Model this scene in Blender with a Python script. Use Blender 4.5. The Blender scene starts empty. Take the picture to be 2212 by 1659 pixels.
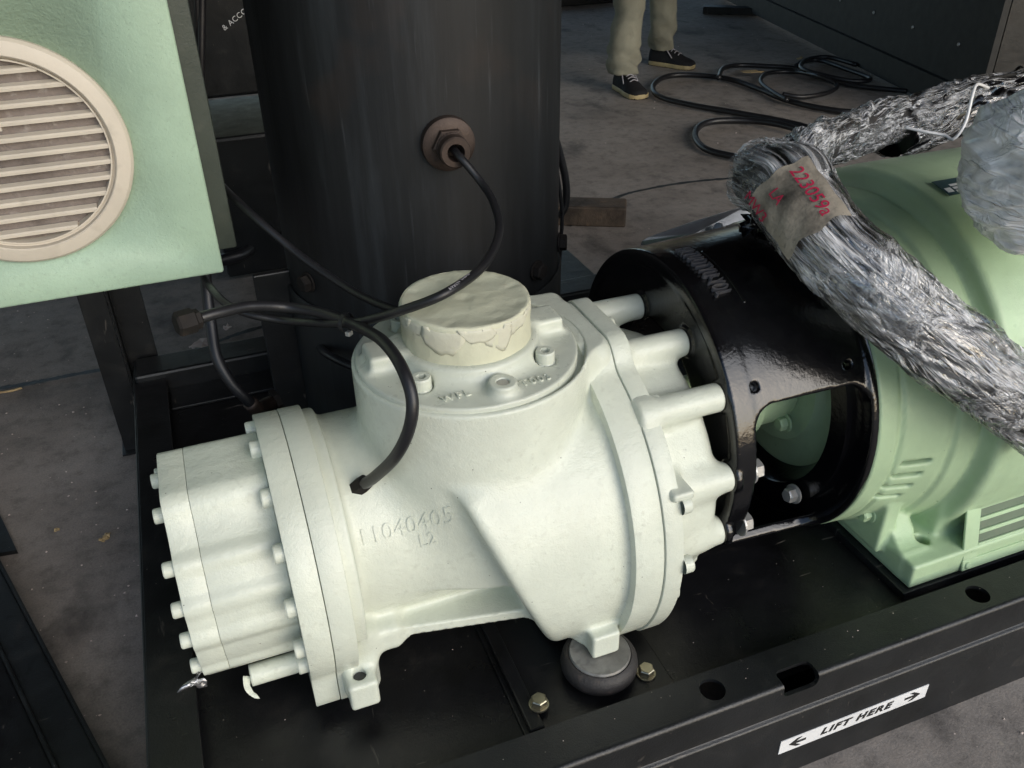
import bpy, bmesh, math, random
import numpy as np
from mathutils import Vector, Matrix
R = math.radians
rnd = random.Random(7)
S = bpy.context.scene
C = S.collection

# ---------------------------------------------------------------- camera
cam_d = bpy.data.cameras.new("camera"); cam = bpy.data.objects.new("camera", cam_d); C.objects.link(cam)
cam_d.sensor_width = 36; cam_d.lens = 36*1880/2212; cam_d.clip_end = 200; cam_d.clip_start = .02
cam.matrix_world = Matrix(((0.932358, 0.205775, -0.297261, 0), (-0.361207, 0.495176, -0.790146, 0), (-0.015396, 0.844072, 0.536009, 1.15), (0, 0, 0, 1)))
S.camera = cam
# ---------------------------------------------------------------- sky, sun, exposure
SUN_EL, SUN_AZ = 27, -68          # elevation, direction the light comes from (degrees from +X)
w = bpy.data.worlds.new("World"); S.world = w; w.use_nodes = True
nt = w.node_tree; sky = nt.nodes.new('ShaderNodeTexSky'); sky.sky_type = 'NISHITA'; sky.sun_disc = False
sky.sun_elevation = R(SUN_EL); sky.sun_rotation = R(90-SUN_AZ); sky.air_density = 1.2; sky.dust_density = 1.6; sky.ozone_density = 2.5
nt.links.new(sky.outputs[0], nt.nodes['Background'].inputs[0]); nt.nodes['Background'].inputs[1].default_value = .15
sd = bpy.data.lights.new("sun", 'SUN'); sd.energy = 1.15; sd.angle = R(55); sd.color = (1, .98, .95)
so = bpy.data.objects.new("sun", sd); C.objects.link(so)
sv = Vector((math.cos(R(SUN_EL))*math.cos(R(SUN_AZ)), math.cos(R(SUN_EL))*math.sin(R(SUN_AZ)), math.sin(R(SUN_EL))))
so.rotation_euler = sv.to_track_quat('Z', 'Y').to_euler()
S.view_settings.view_transform = 'Standard'; S.view_settings.look = 'None'; S.view_settings.gamma = 1
S.view_settings.use_curve_mapping = False; S.view_settings.exposure = 0.40

# ---------------------------------------------------------------- materials
def nodes(name):
    m = bpy.data.materials.new(name); m.use_nodes = True
    t = m.node_tree; b = t.nodes['Principled BSDF']
    return m, t, b
def N(t, typ, **kw):
    n = t.nodes.new(typ)
    for k, v in kw.items():
        if k in n.inputs: n.inputs[k].default_value = v
        else: setattr(n, k, v)
    return n
def ramp(t, src, stops):
    r = t.nodes.new('ShaderNodeValToRGB'); e = r.color_ramp.elements
    while len(e) < len(stops): e.new(.5)
    for i, (p, c) in enumerate(stops):
        e[i].position = p; e[i].color = (*c, 1) if len(c) == 3 else c
    t.links.new(src, r.inputs[0]); return r
def coords(t, scale=(1, 1, 1)):
    g = t.nodes.new('ShaderNodeNewGeometry'); m = t.nodes.new('ShaderNodeMapping')
    m.inputs['Scale'].default_value = scale
    t.links.new(g.outputs['Position'], m.inputs[0]); return m.outputs[0]
def mixc(t, fac, a, b, mode='MIX'):
    m = t.nodes.new('ShaderNodeMix'); m.data_type = 'RGBA'; m.blend_type = mode
    for s, v in ((m.inputs[0], fac), (m.inputs[6], a), (m.inputs[7], b)):
        if hasattr(v, 'links') or isinstance(v, bpy.types.NodeSocket): t.links.new(v, s)
        else: s.default_value = v if isinstance(v, (int, float)) else (*v, 1)
    return m.outputs[2]
def paint(name, col, rough=.35, dirt=(.25, .22, .18), dirt_amt=.25, grain=900, gdist=.0004, wave=60, wdist=.0012,
          pits=0, pscale=150, scratch=0, metallic=0, rvar=.12, mottled=.06, spec=.5, coat=0, tone=None, scale=(1, 1, 1)):
    m, t, b = nodes(name); v = coords(t, scale)
    big = N(t, 'ShaderNodeTexNoise', Scale=9, Detail=6, Roughness=.62); t.links.new(v, big.inputs[0])
    med = N(t, 'ShaderNodeTexNoise', Scale=wave, Detail=4); t.links.new(v, med.inputs[0])
    fine = N(t, 'ShaderNodeTexNoise', Scale=grain, Detail=3, Roughness=.7); t.links.new(v, fine.inputs[0])
    t2 = tone or tuple(min(1, c*1.12) for c in col)
    lo = tuple(c*(1-mottled*2) for c in col)
    base = ramp(t, big.outputs[0], [(.3, lo), (.5, col), (.72, t2)]).outputs[0]
    dm = ramp(t, med.outputs[0], [(.56, (0, 0, 0)), (.75, (dirt_amt,)*3)]).outputs[0]
    dm2 = ramp(t, big.outputs[0], [(.45, (0, 0, 0)), (.62, (1, 1, 1))]).outputs[0]
    dd = mixc(t, 1., dm, dm2, 'MULTIPLY')
    c = mixc(t, dd, base, dirt)
    if pits:
        vo = N(t, 'ShaderNodeTexVoronoi', Scale=pscale); t.links.new(v, vo.inputs[0])
        pn = N(t, 'ShaderNodeTexNoise', Scale=14, Detail=2); t.links.new(v, pn.inputs[0])
        p1 = ramp(t, vo.outputs['Distance'], [(.07, (1, 1, 1)), (.13, (0, 0, 0))]).outputs[0]
        wn = N(t, 'ShaderNodeTexWhiteNoise'); t.links.new(vo.outputs['Position'], wn.inputs[0])
        p2 = ramp(t, wn.outputs[0], [(1-pits, (0, 0, 0)), (1-pits+.01, (1, 1, 1))]).outputs[0]
        pp = mixc(t, 1., p1, p2, 'MULTIPLY')
        c = mixc(t, pp, c, (.05, .05, .045))
    if scratch:
        for rot, sc in ((24, (9, 60, 9)), (-33, (50, 8, 9))):
            mp = t.nodes.new('ShaderNodeMapping'); mp.inputs['Scale'].default_value = sc; mp.inputs['Rotation'].default_value = (0, 0, R(rot)); t.links.new(v, mp.inputs[0])
            sn_ = N(t, 'ShaderNodeTexNoise', Scale=1.2, Detail=3, Roughness=.6, Distortion=.3); t.links.new(mp.outputs[0], sn_.inputs[0])
            q = ramp(t, sn_.outputs[0], [(.70, (0, 0, 0)), (.76, (scratch,)*3)]).outputs[0]
            c = mixc(t, q, c, (.22, .19, .16))
        v2 = N(t, 'ShaderNodeTexVoronoi', Scale=90); t.links.new(v, v2.inputs[0]); w2_ = N(t, 'ShaderNodeTexWhiteNoise'); t.links.new(v2.outputs['Position'], w2_.inputs[0])
        q = mixc(t, 1., ramp(t, v2.outputs['Distance'], [(.05, (1, 1, 1)), (.10, (0, 0, 0))]).outputs[0], ramp(t, w2_.outputs[0], [(.90, (0, 0, 0)), (.92, (1, 1, 1))]).outputs[0], 'MULTIPLY')
        c = mixc(t, q, c, (.16, .14, .12))
    t.links.new(c, b.inputs['Base Color'])
    rr = N(t, 'ShaderNodeMapRange'); rr.inputs[3].default_value = max(.02, rough-rvar); rr.inputs[4].default_value = rough+rvar
    t.links.new(med.outputs[0], rr.inputs[0]); t.links.new(rr.outputs[0], b.inputs['Roughness'])
    b.inputs['Metallic'].default_value = metallic; b.inputs['Specular IOR Level'].default_value = spec
    if coat: b.inputs['Coat Weight'].default_value = coat; b.inputs['Coat Roughness'].default_value = .12
    b1 = N(t, 'ShaderNodeBump', Strength=.8, Distance=gdist); t.links.new(fine.outputs[0], b1.inputs['Height'])
    b2 = N(t, 'ShaderNodeBump', Strength=.8, Distance=wdist); t.links.new(med.outputs[0], b2.inputs['Height'])
    t.links.new(b1.outputs[0], b2.inputs['Normal']); t.links.new(b2.outputs[0], b.inputs['Normal'])
    return m
M = {}
M['cream'] = paint('cream_cast_paint', (.600, .632, .540), .20, (.30, .30, .23), .3, 420, .0007, 110, .0009, rvar=.14, pits=.05, mottled=.04)
M['cream_plate'] = paint('cream_machined_paint', (.56, .59, .505), .3, (.34, .36, .33), .3, 600, .0004, 60, .0008, pits=.06, mottled=.04)
M['pore'] = paint('dark_bore', (.03, .03, .03), .5)
M['tape'] = paint('masking_tape', (.60, .60, .45), .5, (.5, .42, .3), .5, 300, .0005, 40, .002, mottled=.06, tone=(.64, .66, .52))
M['tape_strip'] = paint('yellowed_tape', (.60, .59, .47), .5, (.45, .40, .28), .5, 300, .0004, 60, .0012, mottled=.08)
M['raised'] = paint('glint_grey_letters', (.07, .07, .078), .3)  # greyer than the bell: edge glints on the letters painted into the colour
M['dirty_plate'] = paint('stained_steel_plate', (.17, .165, .155), .45, (.04, .035, .03), .9, 200, .0005, 50, .001, metallic=.3, mottled=.3, tone=(.3, .3, .29))
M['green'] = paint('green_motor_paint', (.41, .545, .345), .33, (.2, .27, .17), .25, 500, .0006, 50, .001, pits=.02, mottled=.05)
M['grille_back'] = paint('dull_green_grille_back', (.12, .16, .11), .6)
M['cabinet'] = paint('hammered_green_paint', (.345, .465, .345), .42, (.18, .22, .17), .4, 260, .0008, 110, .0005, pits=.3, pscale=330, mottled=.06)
M['cab_side'] = paint('shaded_olive_panel', (.045, .055, .045), .5, (.1, .1, .08), .4, 300, .0006, 40, .001, mottled=.15)  # shade on the cabinet side is put into this dark olive colour
M['beige'] = paint('beige_grille_plastic', (.56, .50, .41), .5, (.2, .17, .13), .5, 300, .0003, 30, .0005, mottled=.06)
M['grime'] = paint('dusty_filter_felt', (.21, .175, .155), .9, (.50, .46, .42), .9, 160, .002, 60, .003, mottled=.3)
M['gloss_black'] = paint('glossy_black_enamel', (.004, .004, .005), .12, (.02, .017, .015), .4, 260, .0003, 90, .0005, rvar=.06, mottled=.2, spec=.6)
M['matte_black'] = paint('matte_black_paint', (.010, .011, .012), .36, (.05, .045, .04), .5, 400, .0006, 30, .001, rvar=.12, mottled=.25, scratch=.5)
M['enclosure'] = paint('dull_black_sheet', (.006, .0065, .0065), .6, (.02, .02, .018), .4, 300, .0004, 20, .001, mottled=.2)
M['deck'] = paint('oily_black_deck', (.007, .007, .008), .34, (.035, .03, .026), .6, 300, .0005, 22, .0015, rvar=.18, mottled=.3, scratch=.4)
M['rubber'] = paint('aged_rubber', (.03, .027, .026), .6, (.12, .09, .075), .8, 300, .001, 60, .001, mottled=.2)
M['sleeve'] = paint('dark_grey_sleeve', (.028, .028, .032), .4, (.12, .12, .13), .9, 60, .003, 25, .006, mottled=.35, tone=(.08, .08, .09))
M['hose'] = paint('black_nylon_hose', (.011, .011, .013), .42, (.04, .035, .03), .4, 300, .0002, 30, .0003, mottled=.1)
M['zinc'] = paint('yellow_zinc_bolt', (.42, .38, .27), .32, (.15, .11, .07), .6, 300, .0003, 60, .0003, metallic=.9, mottled=.1)
M['steel'] = paint('bare_grey_steel', (.42, .42, .41), .4, (.3, .2, .13), .6, 300, .0004, 50, .0008, metallic=.55, mottled=.15)
M['alu'] = paint('bright_aluminium', (.6, .62, .65), .35, (.3, .25, .2), .3, 200, .0003, 40, .0004, metallic=.8)
M['brown'] = paint('oxidised_brass', (.06, .042, .034), .55, (.16, .11, .08), .7, 400, .0006, 70, .0008, metallic=.5, mottled=.25)
M['dark_nut'] = paint('blackened_nut', (.014, .012, .011), .72, (.05, .038, .03), .5, 300, .0003, 60, .0003, spec=.2)
M['white'] = paint('white_sticker', (.72, .72, .72), .45, (.3, .28, .25), .3, 300, .0001, 60, .0002)
M['ink'] = paint('black_ink', (.015, .015, .015), .5)
M['navy'] = paint('dark_teal_label', (.03, .07, .08), .4)
M['red_ink'] = paint('red_marker', (.42, .012, .06), .5)
M['card'] = paint('dirty_cardboard_tag', (.29, .255, .205), .7, (.05, .045, .04), .95, 200, .0006, 160, .0012, mottled=.5, scratch=.3)
M['trousers'] = paint('olive_twill', (.24, .235, .185), .9, (.1, .09, .07), .5, 600, .001, 20, .004, mottled=.1, spec=.1)
M['shirt'] = paint('grey_cotton', (.12, .13, .15), .9, spec=.1)
M['skin'] = paint('skin', (.35, .2, .13), .5)
M['hair'] = paint('black_hair', (.012, .01, .009), .6)
M['canvas'] = paint('black_canvas', (.014, .014, .016), .8, (.04, .04, .04), .5, 700, .001, 40, .001, spec=.2)
M['sole'] = paint('gum_sole', (.42, .33, .17), .6, (.1, .07, .04), .8, 300, .001, 50, .001, mottled=.2)
M['lace'] = paint('grey_lace', (.34, .33, .36), .8)
M['leaf'] = paint('dry_leaf', (.5, .36, .18), .7, (.2, .12, .06), .6, 200, .001, 60, .002, mottled=.25)
M['paper'] = paint('torn_pinkish_paper', (.6, .5, .45), .8, (.25, .2, .17), .6)
M['wood'] = paint('oily_wood_block', (.09, .065, .045), .7, (.25, .16, .09), .7, 200, .001, 50, .003, mottled=.35)
M['foil'] = paint('silvery_foil', (.5, .5, .52), .25, metallic=.9)
def vessel_mat():
    m, t, b = nodes('scuffed_black_vessel'); v = coords(t, (14, 14, 1.4))
    n1 = N(t, 'ShaderNodeTexNoise', Scale=1.6, Detail=7, Roughness=.65); t.links.new(v, n1.inputs[0])
    v2 = coords(t, (60, 60, 2.5)); n2 = N(t, 'ShaderNodeTexNoise', Scale=1.4, Detail=5, Roughness=.6); t.links.new(v2, n2.inputs[0])
    v3 = coords(t, (1, 1, 1)); n3 = N(t, 'ShaderNodeTexNoise', Scale=5, Detail=5); t.links.new(v3, n3.inputs[0])
    c1 = ramp(t, n1.outputs[0], [(.3, (.007, .0075, .008)), (.55, (.012, .013, .0143)), (.8, (.026, .030, .034))]).outputs[0]
    s = ramp(t, n2.outputs[0], [(.60, (0, 0, 0)), (.72, (1, 1, 1))]).outputs[0]
    k = ramp(t, n3.outputs[0], [(.48, (0, 0, 0)), (.7, (.55, .55, .55))]).outputs[0]
    sk = mixc(t, 1., s, k, 'MULTIPLY')
    c2 = mixc(t, sk, c1, (.10, .11, .12))
    r = ramp(t, n3.outputs[0], [(.6, (0, 0, 0)), (.74, (.5, .5, .5))]).outputs[0]
    c3 = mixc(t, mixc(t, 1., r, n1.outputs[0], 'MULTIPLY'), c2, (.06, .035, .022))
    t.links.new(c3, b.inputs['Base Color']); b.inputs['Roughness'].default_value = .55; b.inputs['Specular IOR Level'].default_value = .3
    bp = N(t, 'ShaderNodeBump', Strength=.5, Distance=.001); t.links.new(n2.outputs[0], bp.inputs['Height']); t.links.new(bp.outputs[0], b.inputs['Normal'])
    return m
M['vessel'] = vessel_mat()
def floor_mat():
    m, t, b = nodes('stained_concrete'); v = coords(t)
    n1 = N(t, 'ShaderNodeTexNoise', Scale=2.2, Detail=9, Roughness=.66); t.links.new(v, n1.inputs[0])
    n2 = N(t, 'ShaderNodeTexNoise', Scale=22, Detail=8, Roughness=.7); t.links.new(v, n2.inputs[0])
    n3 = N(t, 'ShaderNodeTexNoise', Scale=260, Detail=4, Roughness=.8); t.links.new(v, n3.inputs[0])
    c1 = ramp(t, n1.outputs[0], [(.3, (.175, .155, .137)), (.5, (.26, .232, .208)), (.7, (.32, .29, .262))]).outputs[0]
    c2 = mixc(t, .75, c1, ramp(t, n2.outputs[0], [(.28, (.42, .41, .4)), (.5, (1, 1, 1)), (.75, (1.25, 1.2, 1.15))]).outputs[0], 'MULTIPLY')
    c3 = mixc(t, .6, c2, ramp(t, n3.outputs[0], [(.3, (.55, .55, .55)), (.5, (1, 1, 1)), (.8, (1.5, 1.5, 1.45))]).outputs[0], 'MULTIPLY')
    vo = N(t, 'ShaderNodeTexVoronoi', Scale=19); t.links.new(v, vo.inputs[0])
    sp = ramp(t, vo.outputs['Distance'], [(.035, (1, 1, 1)), (.08, (0, 0, 0))]).outputs[0]
    wn = N(t, 'ShaderNodeTexWhiteNoise'); t.links.new(vo.outputs['Position'], wn.inputs[0])
    s2 = ramp(t, wn.outputs[0], [(.82, (0, 0, 0)), (.84, (1, 1, 1))]).outputs[0]
    c4 = mixc(t, mixc(t, 1., sp, s2, 'MULTIPLY'), c3, (.34, .3, .25))
    n4 = N(t, 'ShaderNodeTexNoise', Scale=3.6, Detail=5, Roughness=.6); t.links.new(coords(t, (1.3, .8, 1)), n4.inputs[0])
    st = ramp(t, n4.outputs[0], [(.56, (0, 0, 0)), (.68, (.65, .65, .65))]).outputs[0]
    c5 = mixc(t, st, c4, (.035, .031, .03))
    t.links.new(c5, b.inputs['Base Color']); b.inputs['Roughness'].default_value = .8
    bp = N(t, 'ShaderNodeBump', Strength=.7, Distance=.004); t.links.new(n2.outputs[0], bp.inputs['Height'])
    b2 = N(t, 'ShaderNodeBump', Strength=.6, Distance=.0015); t.links.new(n3.outputs[0], b2.inputs['Height']); t.links.new(bp.outputs[0], b2.inputs['Normal'])
    t.links.new(b2.outputs[0], b.inputs['Normal']); return m
M['floor'] = floor_mat()
def film_mat(name, fine, haze, tint=(.72, .73, .80), gloss=.2, bumpd=.006, base=0., sc=1.):
    """stretch film: see-through, with milky haze, crease highlights painted as white streaks along the roll, and a sharp gloss on its creases"""
    m, t, b = nodes(name); uv = t.nodes.new('ShaderNodeUVMap')
    def tex(sc, rot, **k):
        mp = t.nodes.new('ShaderNodeMapping'); mp.inputs['Scale'].default_value = sc; mp.inputs['Rotation'].default_value = (0, 0, R(rot))
        t.links.new(uv.outputs[0], mp.inputs[0]); n = N(t, 'ShaderNodeTexNoise', **k); t.links.new(mp.outputs[0], n.inputs[0]); return n.outputs[0]
    def ridge(n, wd):
        a = N(t, 'ShaderNodeMath', operation='SUBTRACT'); t.links.new(n, a.inputs[0]); a.inputs[1].default_value = .5
        c = N(t, 'ShaderNodeMath', operation='ABSOLUTE'); t.links.new(a.outputs[0], c.inputs[0])
        return ramp(t, c.outputs[0], [(0, (1, 1, 1)), (wd, (0, 0, 0))]).outputs[0]
    st1 = ridge(tex((1.3, 15, 1), 8, Scale=2*sc, Detail=3, Roughness=.5, Distortion=.4), .05)
    st2 = ridge(tex((1.6, 13, 1), -17, Scale=2.3*sc, Detail=3, Roughness=.5, Distortion=.7), .035)
    chaos = tex((4, 6, 1), 30, Scale=2.0*sc, Detail=4, Roughness=.6, Distortion=1.6)
    cr = ridge(chaos, .06)
    zone = ramp(t, tex((1.5, 1.6, 1), 0, Scale=1.6, Detail=3), [(.42, (0, 0, 0)), (.62, (1, 1, 1))]).outputs[0]
    hz = ramp(t, tex((2, 12, 1), 12, Scale=2, Detail=5, Roughness=.65), [(.42, (0, 0, 0)), (.8, (1, 1, 1))]).outputs[0]
    lm = ramp(t, tex((1.2, 2.4, 1), 40, Scale=2.1, Detail=2), [(.38, (.12, .12, .12)), (.6, (1, 1, 1))]).outputs[0]
    lines = mixc(t, 1., mixc(t, 1., st1, st2, 'ADD'), lm, 'MULTIPLY'); crz = mixc(t, 1., cr, zone, 'MULTIPLY')  # pale streaks paint in the highlights of creases that gloss alone leaves dim
    allm = mixc(t, 1., lines, crz, 'ADD'); f1 = mixc(t, 1., allm, (fine,)*3, 'MULTIPLY')
    hzz = mixc(t, .6, hz, zone, 'ADD'); f2 = mixc(t, 1., mixc(t, 1., hzz, (haze,)*3, 'MULTIPLY'), (base,)*3, 'ADD'); fac = mixc(t, 1., f1, f2, 'ADD')
    b.inputs['Base Color'].default_value = (*tint, 1); b.inputs['Roughness'].default_value = .3
    b1 = N(t, 'ShaderNodeBump', Strength=1, Distance=bumpd*.55); t.links.new(allm, b1.inputs['Height'])
    b2 = N(t, 'ShaderNodeBump', Strength=1, Distance=bumpd); t.links.new(chaos, b2.inputs['Height']); t.links.new(b1.outputs[0], b2.inputs['Normal'])
    t.links.new(b2.outputs[0], b.inputs['Normal'])
    tr = t.nodes.new('ShaderNodeBsdfTransparent'); gl = N(t, 'ShaderNodeBsdfGlossy', Roughness=.10); t.links.new(b2.outputs[0], gl.inputs['Normal'])
    fr = N(t, 'ShaderNodeFresnel', IOR=1.5); t.links.new(b2.outputs[0], fr.inputs['Normal'])
    ga = N(t, 'ShaderNodeMath', operation='MULTIPLY_ADD'); t.links.new(fr.outputs[0], ga.inputs[0]); ga.inputs[1].default_value = 1.; ga.inputs[2].default_value = gloss; ga.use_clamp = True
    mg = t.nodes.new('ShaderNodeMixShader'); t.links.new(ga.outputs[0], mg.inputs[0])
    t.links.new(tr.outputs[0], mg.inputs[1]); t.links.new(gl.outputs[0], mg.inputs[2])
    mx = t.nodes.new('ShaderNodeMixShader'); t.links.new(fac, mx.inputs[0]); t.links.new(mg.outputs[0], mx.inputs[1]); t.links.new(b.outputs[0], mx.inputs[2])
    t.links.new(mx.outputs[0], t.nodes['Material Output'].inputs[0]); return m
M['film'] = film_mat('stretch_film', .8, .10, (.9, .9, .92), .12, .0062, 0., .6)
M['film_milky'] = film_mat('milky_stretch_film', .35, .3, (.95, .94, .93), .12, .0035, .66, .3)
M['film_thin'] = film_mat('thin_stretch_film', .5, .0, (.9, .9, .92), .08, .0055, 0., .5)

# ---------------------------------------------------------------- object helpers
def root(name, label, cat, loc=(0, 0, 0), group=None):
    o = bpy.data.objects.new(name, None); C.objects.link(o); o.location = loc; o.empty_display_size = .05
    o['label'] = label; o['category'] = cat
    if group: o['group'] = group
    return o
def link(name, me, mat, parent=None, loc=None, smooth=None, mw=None):
    """mesh data are in world coordinates; the object's origin is its parent's origin (or loc)"""
    o = bpy.data.objects.new(name, me); C.objects.link(o)
    if mat is not None and not me.materials: me.materials.append(mat)
    if mw is not None:
        if parent:
            o.parent = parent; o.matrix_local = parent_world(parent).inverted() @ mw
        else: o.matrix_world = mw
    else:
        base = parent_world(parent).translation if parent else Vector(loc or (0, 0, 0))
        me.transform(Matrix.Translation(-base))
        if parent: o.parent = parent
        else: o.location = base
    if smooth is not None:
        for p in me.polygons: p.use_smooth = True
        if smooth < 180:
            me.set_sharp_from_angle(angle=R(smooth))
    return o
def parent_world(p):
    m = p.matrix_local.copy(); q = p.parent
    if p.parent is None: m = Matrix.LocRotScale(p.location, p.rotation_euler, p.scale) if p.rotation_mode != 'QUATERNION' else p.matrix_basis.copy()
    else: m = p.matrix_basis.copy()
    while q: m = q.matrix_basis @ m; q = q.parent
    return m
def tag(o, label=None, cat=None, group=None, kind=None):
    for k, v in (('label', label), ('category', cat), ('group', group), ('kind', kind)):
        if v: o[k] = v
    return o
def mesh(verts, faces, name='mesh'):
    me = bpy.data.meshes.new(name); me.from_pydata([tuple(v) for v in verts], [], [tuple(f) for f in faces]); me.update(); return me
def bm_mesh(bm):
    me = bpy.data.meshes.new('mesh'); bmesh.ops.recalc_face_normals(bm, faces=bm.faces[:]); bm.to_mesh(me); bm.free(); return me
def box(bm, x0, x1, y0, y1, z0, z1, bev=0, seg=2, mtx=None):
    r = bmesh.ops.create_cube(bm, size=1); vs = r['verts']
    for v in vs:
        v.co = Vector(((x0+x1)/2+v.co.x*(x1-x0), (y0+y1)/2+v.co.y*(y1-y0), (z0+z1)/2+v.co.z*(z1-z0)))
    if bev:
        es = list({e for v in vs for e in v.link_edges})
        rr = bmesh.ops.bevel(bm, geom=es, offset=bev, segments=seg, profile=.5, affect='EDGES'); vs = rr['verts']+[v for v in vs if v.is_valid]
        vs = list({v for v in vs if v.is_valid})
    if mtx: bmesh.ops.transform(bm, matrix=mtx, verts=vs)
    return vs
def boxm(*a, **k):
    bm = bmesh.new(); box(bm, *a, **k); return bm_mesh(bm)
def lathe(prof, n=48, mtx=None, cap=True):
    """profile [(r, h)] round local Z"""
    vs = []; fs = []
    for r, h in prof:
        for i in range(n):
            a = 2*math.pi*i/n; vs.append(Vector((r*math.cos(a), r*math.sin(a), h)))
    for k in range(len(prof)-1):
        for i in range(n):
            j = (i+1) % n; fs.append((k*n+i, k*n+j, (k+1)*n+j, (k+1)*n+i))
    if cap:
        fs.append(tuple(range(n))[::-1]); fs.append(tuple((len(prof)-1)*n+i for i in range(n)))
    if mtx is not None: vs = [mtx @ v for v in vs]
    return mesh(vs, fs)
def aim(p, d, roll=0):
    q = Vector(d).to_track_quat('Z', 'Y'); return Matrix.Translation(Vector(p)) @ q.to_matrix().to_4x4() @ Matrix.Rotation(roll, 4, 'Z')
def smoothpath(pts, n=12):
    P = [Vector(p) for p in pts]; P = [P[0]*2-P[1]]+P+[P[-1]*2-P[-2]]; out = []
    for i in range(1, len(P)-2):
        for k in range(n):
            t = k/n; a, b, c, d = P[i-1], P[i], P[i+1], P[i+2]
            out.append(.5*((2*b)+(-a+c)*t+(2*a-5*b+4*c-d)*t*t+(-a+3*b-3*c+d)*t**3))
    out.append(P[-2]); return out
def frames(path):
    T = [(path[min(i+1, len(path)-1)]-path[max(i-1, 0)]).normalized() for i in range(len(path))]
    n = T[0].orthogonal().normalized(); F = []
    for t in T:
        n = (n-t*n.dot(t)).normalized(); F.append((n, t.cross(n)))
    return F
def tube(pts, r, n=14, sub=10, name='tube'):
    path = smoothpath(pts, sub); F = frames(path); vs = []; fs = []; m = len(path)
    for i, p in enumerate(path):
        rr = r(i/(m-1)) if callable(r) else r
        for k in range(n):
            a = 2*math.pi*k/n; vs.append(p+F[i][0]*math.cos(a)*rr+F[i][1]*math.sin(a)*rr)
    for i in range(m-1):
        for k in range(n):
            j = (k+1) % n; fs.append((i*n+k, i*n+j, (i+1)*n+j, (i+1)*n+k))
    fs.append(tuple(range(n))[::-1]); fs.append(tuple((m-1)*n+k for k in range(n)))
    me = mesh(vs, fs)
    for p in me.polygons: p.use_smooth = True
    return me
def hexmesh(af, h, n=6, cham=.12):
    r = af/2/math.cos(math.pi/6)
    return lathe([(r*.9, 0), (r, h*.05), (r, h*(1-cham)), (r*.88, h)], 6)
def bolt_mesh(af, h, washer=None, wh=.002):
    bm = bmesh.new()
    def add(me): bm.from_mesh(me); bpy.data.meshes.remove(me)
    if washer: add(lathe([(washer*.97, 0), (washer, .0004), (washer, wh), (washer*.95, wh+.0003)], 28)); z = wh+.0003
    else: z = 0
    me = hexmesh(af, h); me.transform(Matrix.Translation((0, 0, z))); add(me)
    me = lathe([(af*.46, z+h-.0004), (af*.44, z+h+.0006), (af*.05, z+h+.0008)], 20); add(me)
    return bm_mesh(bm)
def socket_mesh(r, h, sock=True):
    """round cap head, with a hexagonal socket"""
    bm = bmesh.new(); n = 24
    prof = [(r, 0), (r, h*.88), (r*.9, h)]
    rings = []
    for rr, z in prof: rings.append([bm.verts.new((rr*math.cos(2*math.pi*i/n), rr*math.sin(2*math.pi*i/n), z)) for i in range(n)])
    for a, b in zip(rings, rings[1:]):
        for i in range(n): bm.faces.new((a[i], a[(i+1) % n], b[(i+1) % n], b[i]))
    if sock:
        def hx(rad, z):
            o = []
            for i in range(n):
                a = 2*math.pi*i/n; k = ((a+math.pi/6) % (math.pi/3))-math.pi/6
                q = rad*math.cos(math.pi/6)/math.cos(k); o.append(bm.verts.new((q*math.cos(a), q*math.sin(a), z)))
            return o
        top, bot = hx(r*.55, h), hx(r*.5, h*.4)
        for a, b in ((rings[-1], top), (top, bot)):
            for i in range(n): bm.faces.new((a[i], a[(i+1) % n], b[(i+1) % n], b[i]))
        bm.faces.new(bot)
    else: bm.faces.new(rings[-1])
    return bm_mesh(bm)
def textmesh(s, size, extrude=0., shear=0., spacing=1., align='CENTER', res=3, offset=0.):
    cu = bpy.data.curves.new('t', 'FONT'); cu.body = s; cu.size = size; cu.extrude = extrude; cu.shear = shear; cu.offset = offset
    cu.space_character = spacing; cu.align_x = align; cu.align_y = 'CENTER'; cu.resolution_u = res
    o = bpy.data.objects.new('t', cu); C.objects.link(o); dg = bpy.context.evaluated_depsgraph_get(); dg.update()
    me = bpy.data.meshes.new_from_object(o.evaluated_get(dg)); bpy.data.objects.remove(o); bpy.data.curves.remove(cu); me.materials.clear(); return me
# value noise in numpy
_rs = np.random.RandomState(5); _tab = _rs.rand(64, 64, 64).astype(np.float32)
def vnoise(x, y, z):
    xi, yi, zi = np.floor(x).astype(int), np.floor(y).astype(int), np.floor(z).astype(int)
    fx, fy, fz = x-xi, y-yi, z-zi; fx, fy, fz = [f*f*(3-2*f) for f in (fx, fy, fz)]
    g = lambda a, b, c: _tab[(xi+a) % 64, (yi+b) % 64, (zi+c) % 64]
    l = lambda a, b, t: a+(b-a)*t
    return l(l(l(g(0, 0, 0), g(1, 0, 0), fx), l(g(0, 1, 0), g(1, 1, 0), fx), fy), l(l(g(0, 0, 1), g(1, 0, 1), fx), l(g(0, 1, 1), g(1, 1, 1), fx), fy), fz)*2-1
def fbm(x, y, z, o=4):
    s = 0; a = 1.
    for i in range(o): s = s+a*vnoise(x*2**i+i*7.3, y*2**i+3.1*i, z*2**i+5.7*i); a *= .5
    return s
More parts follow.
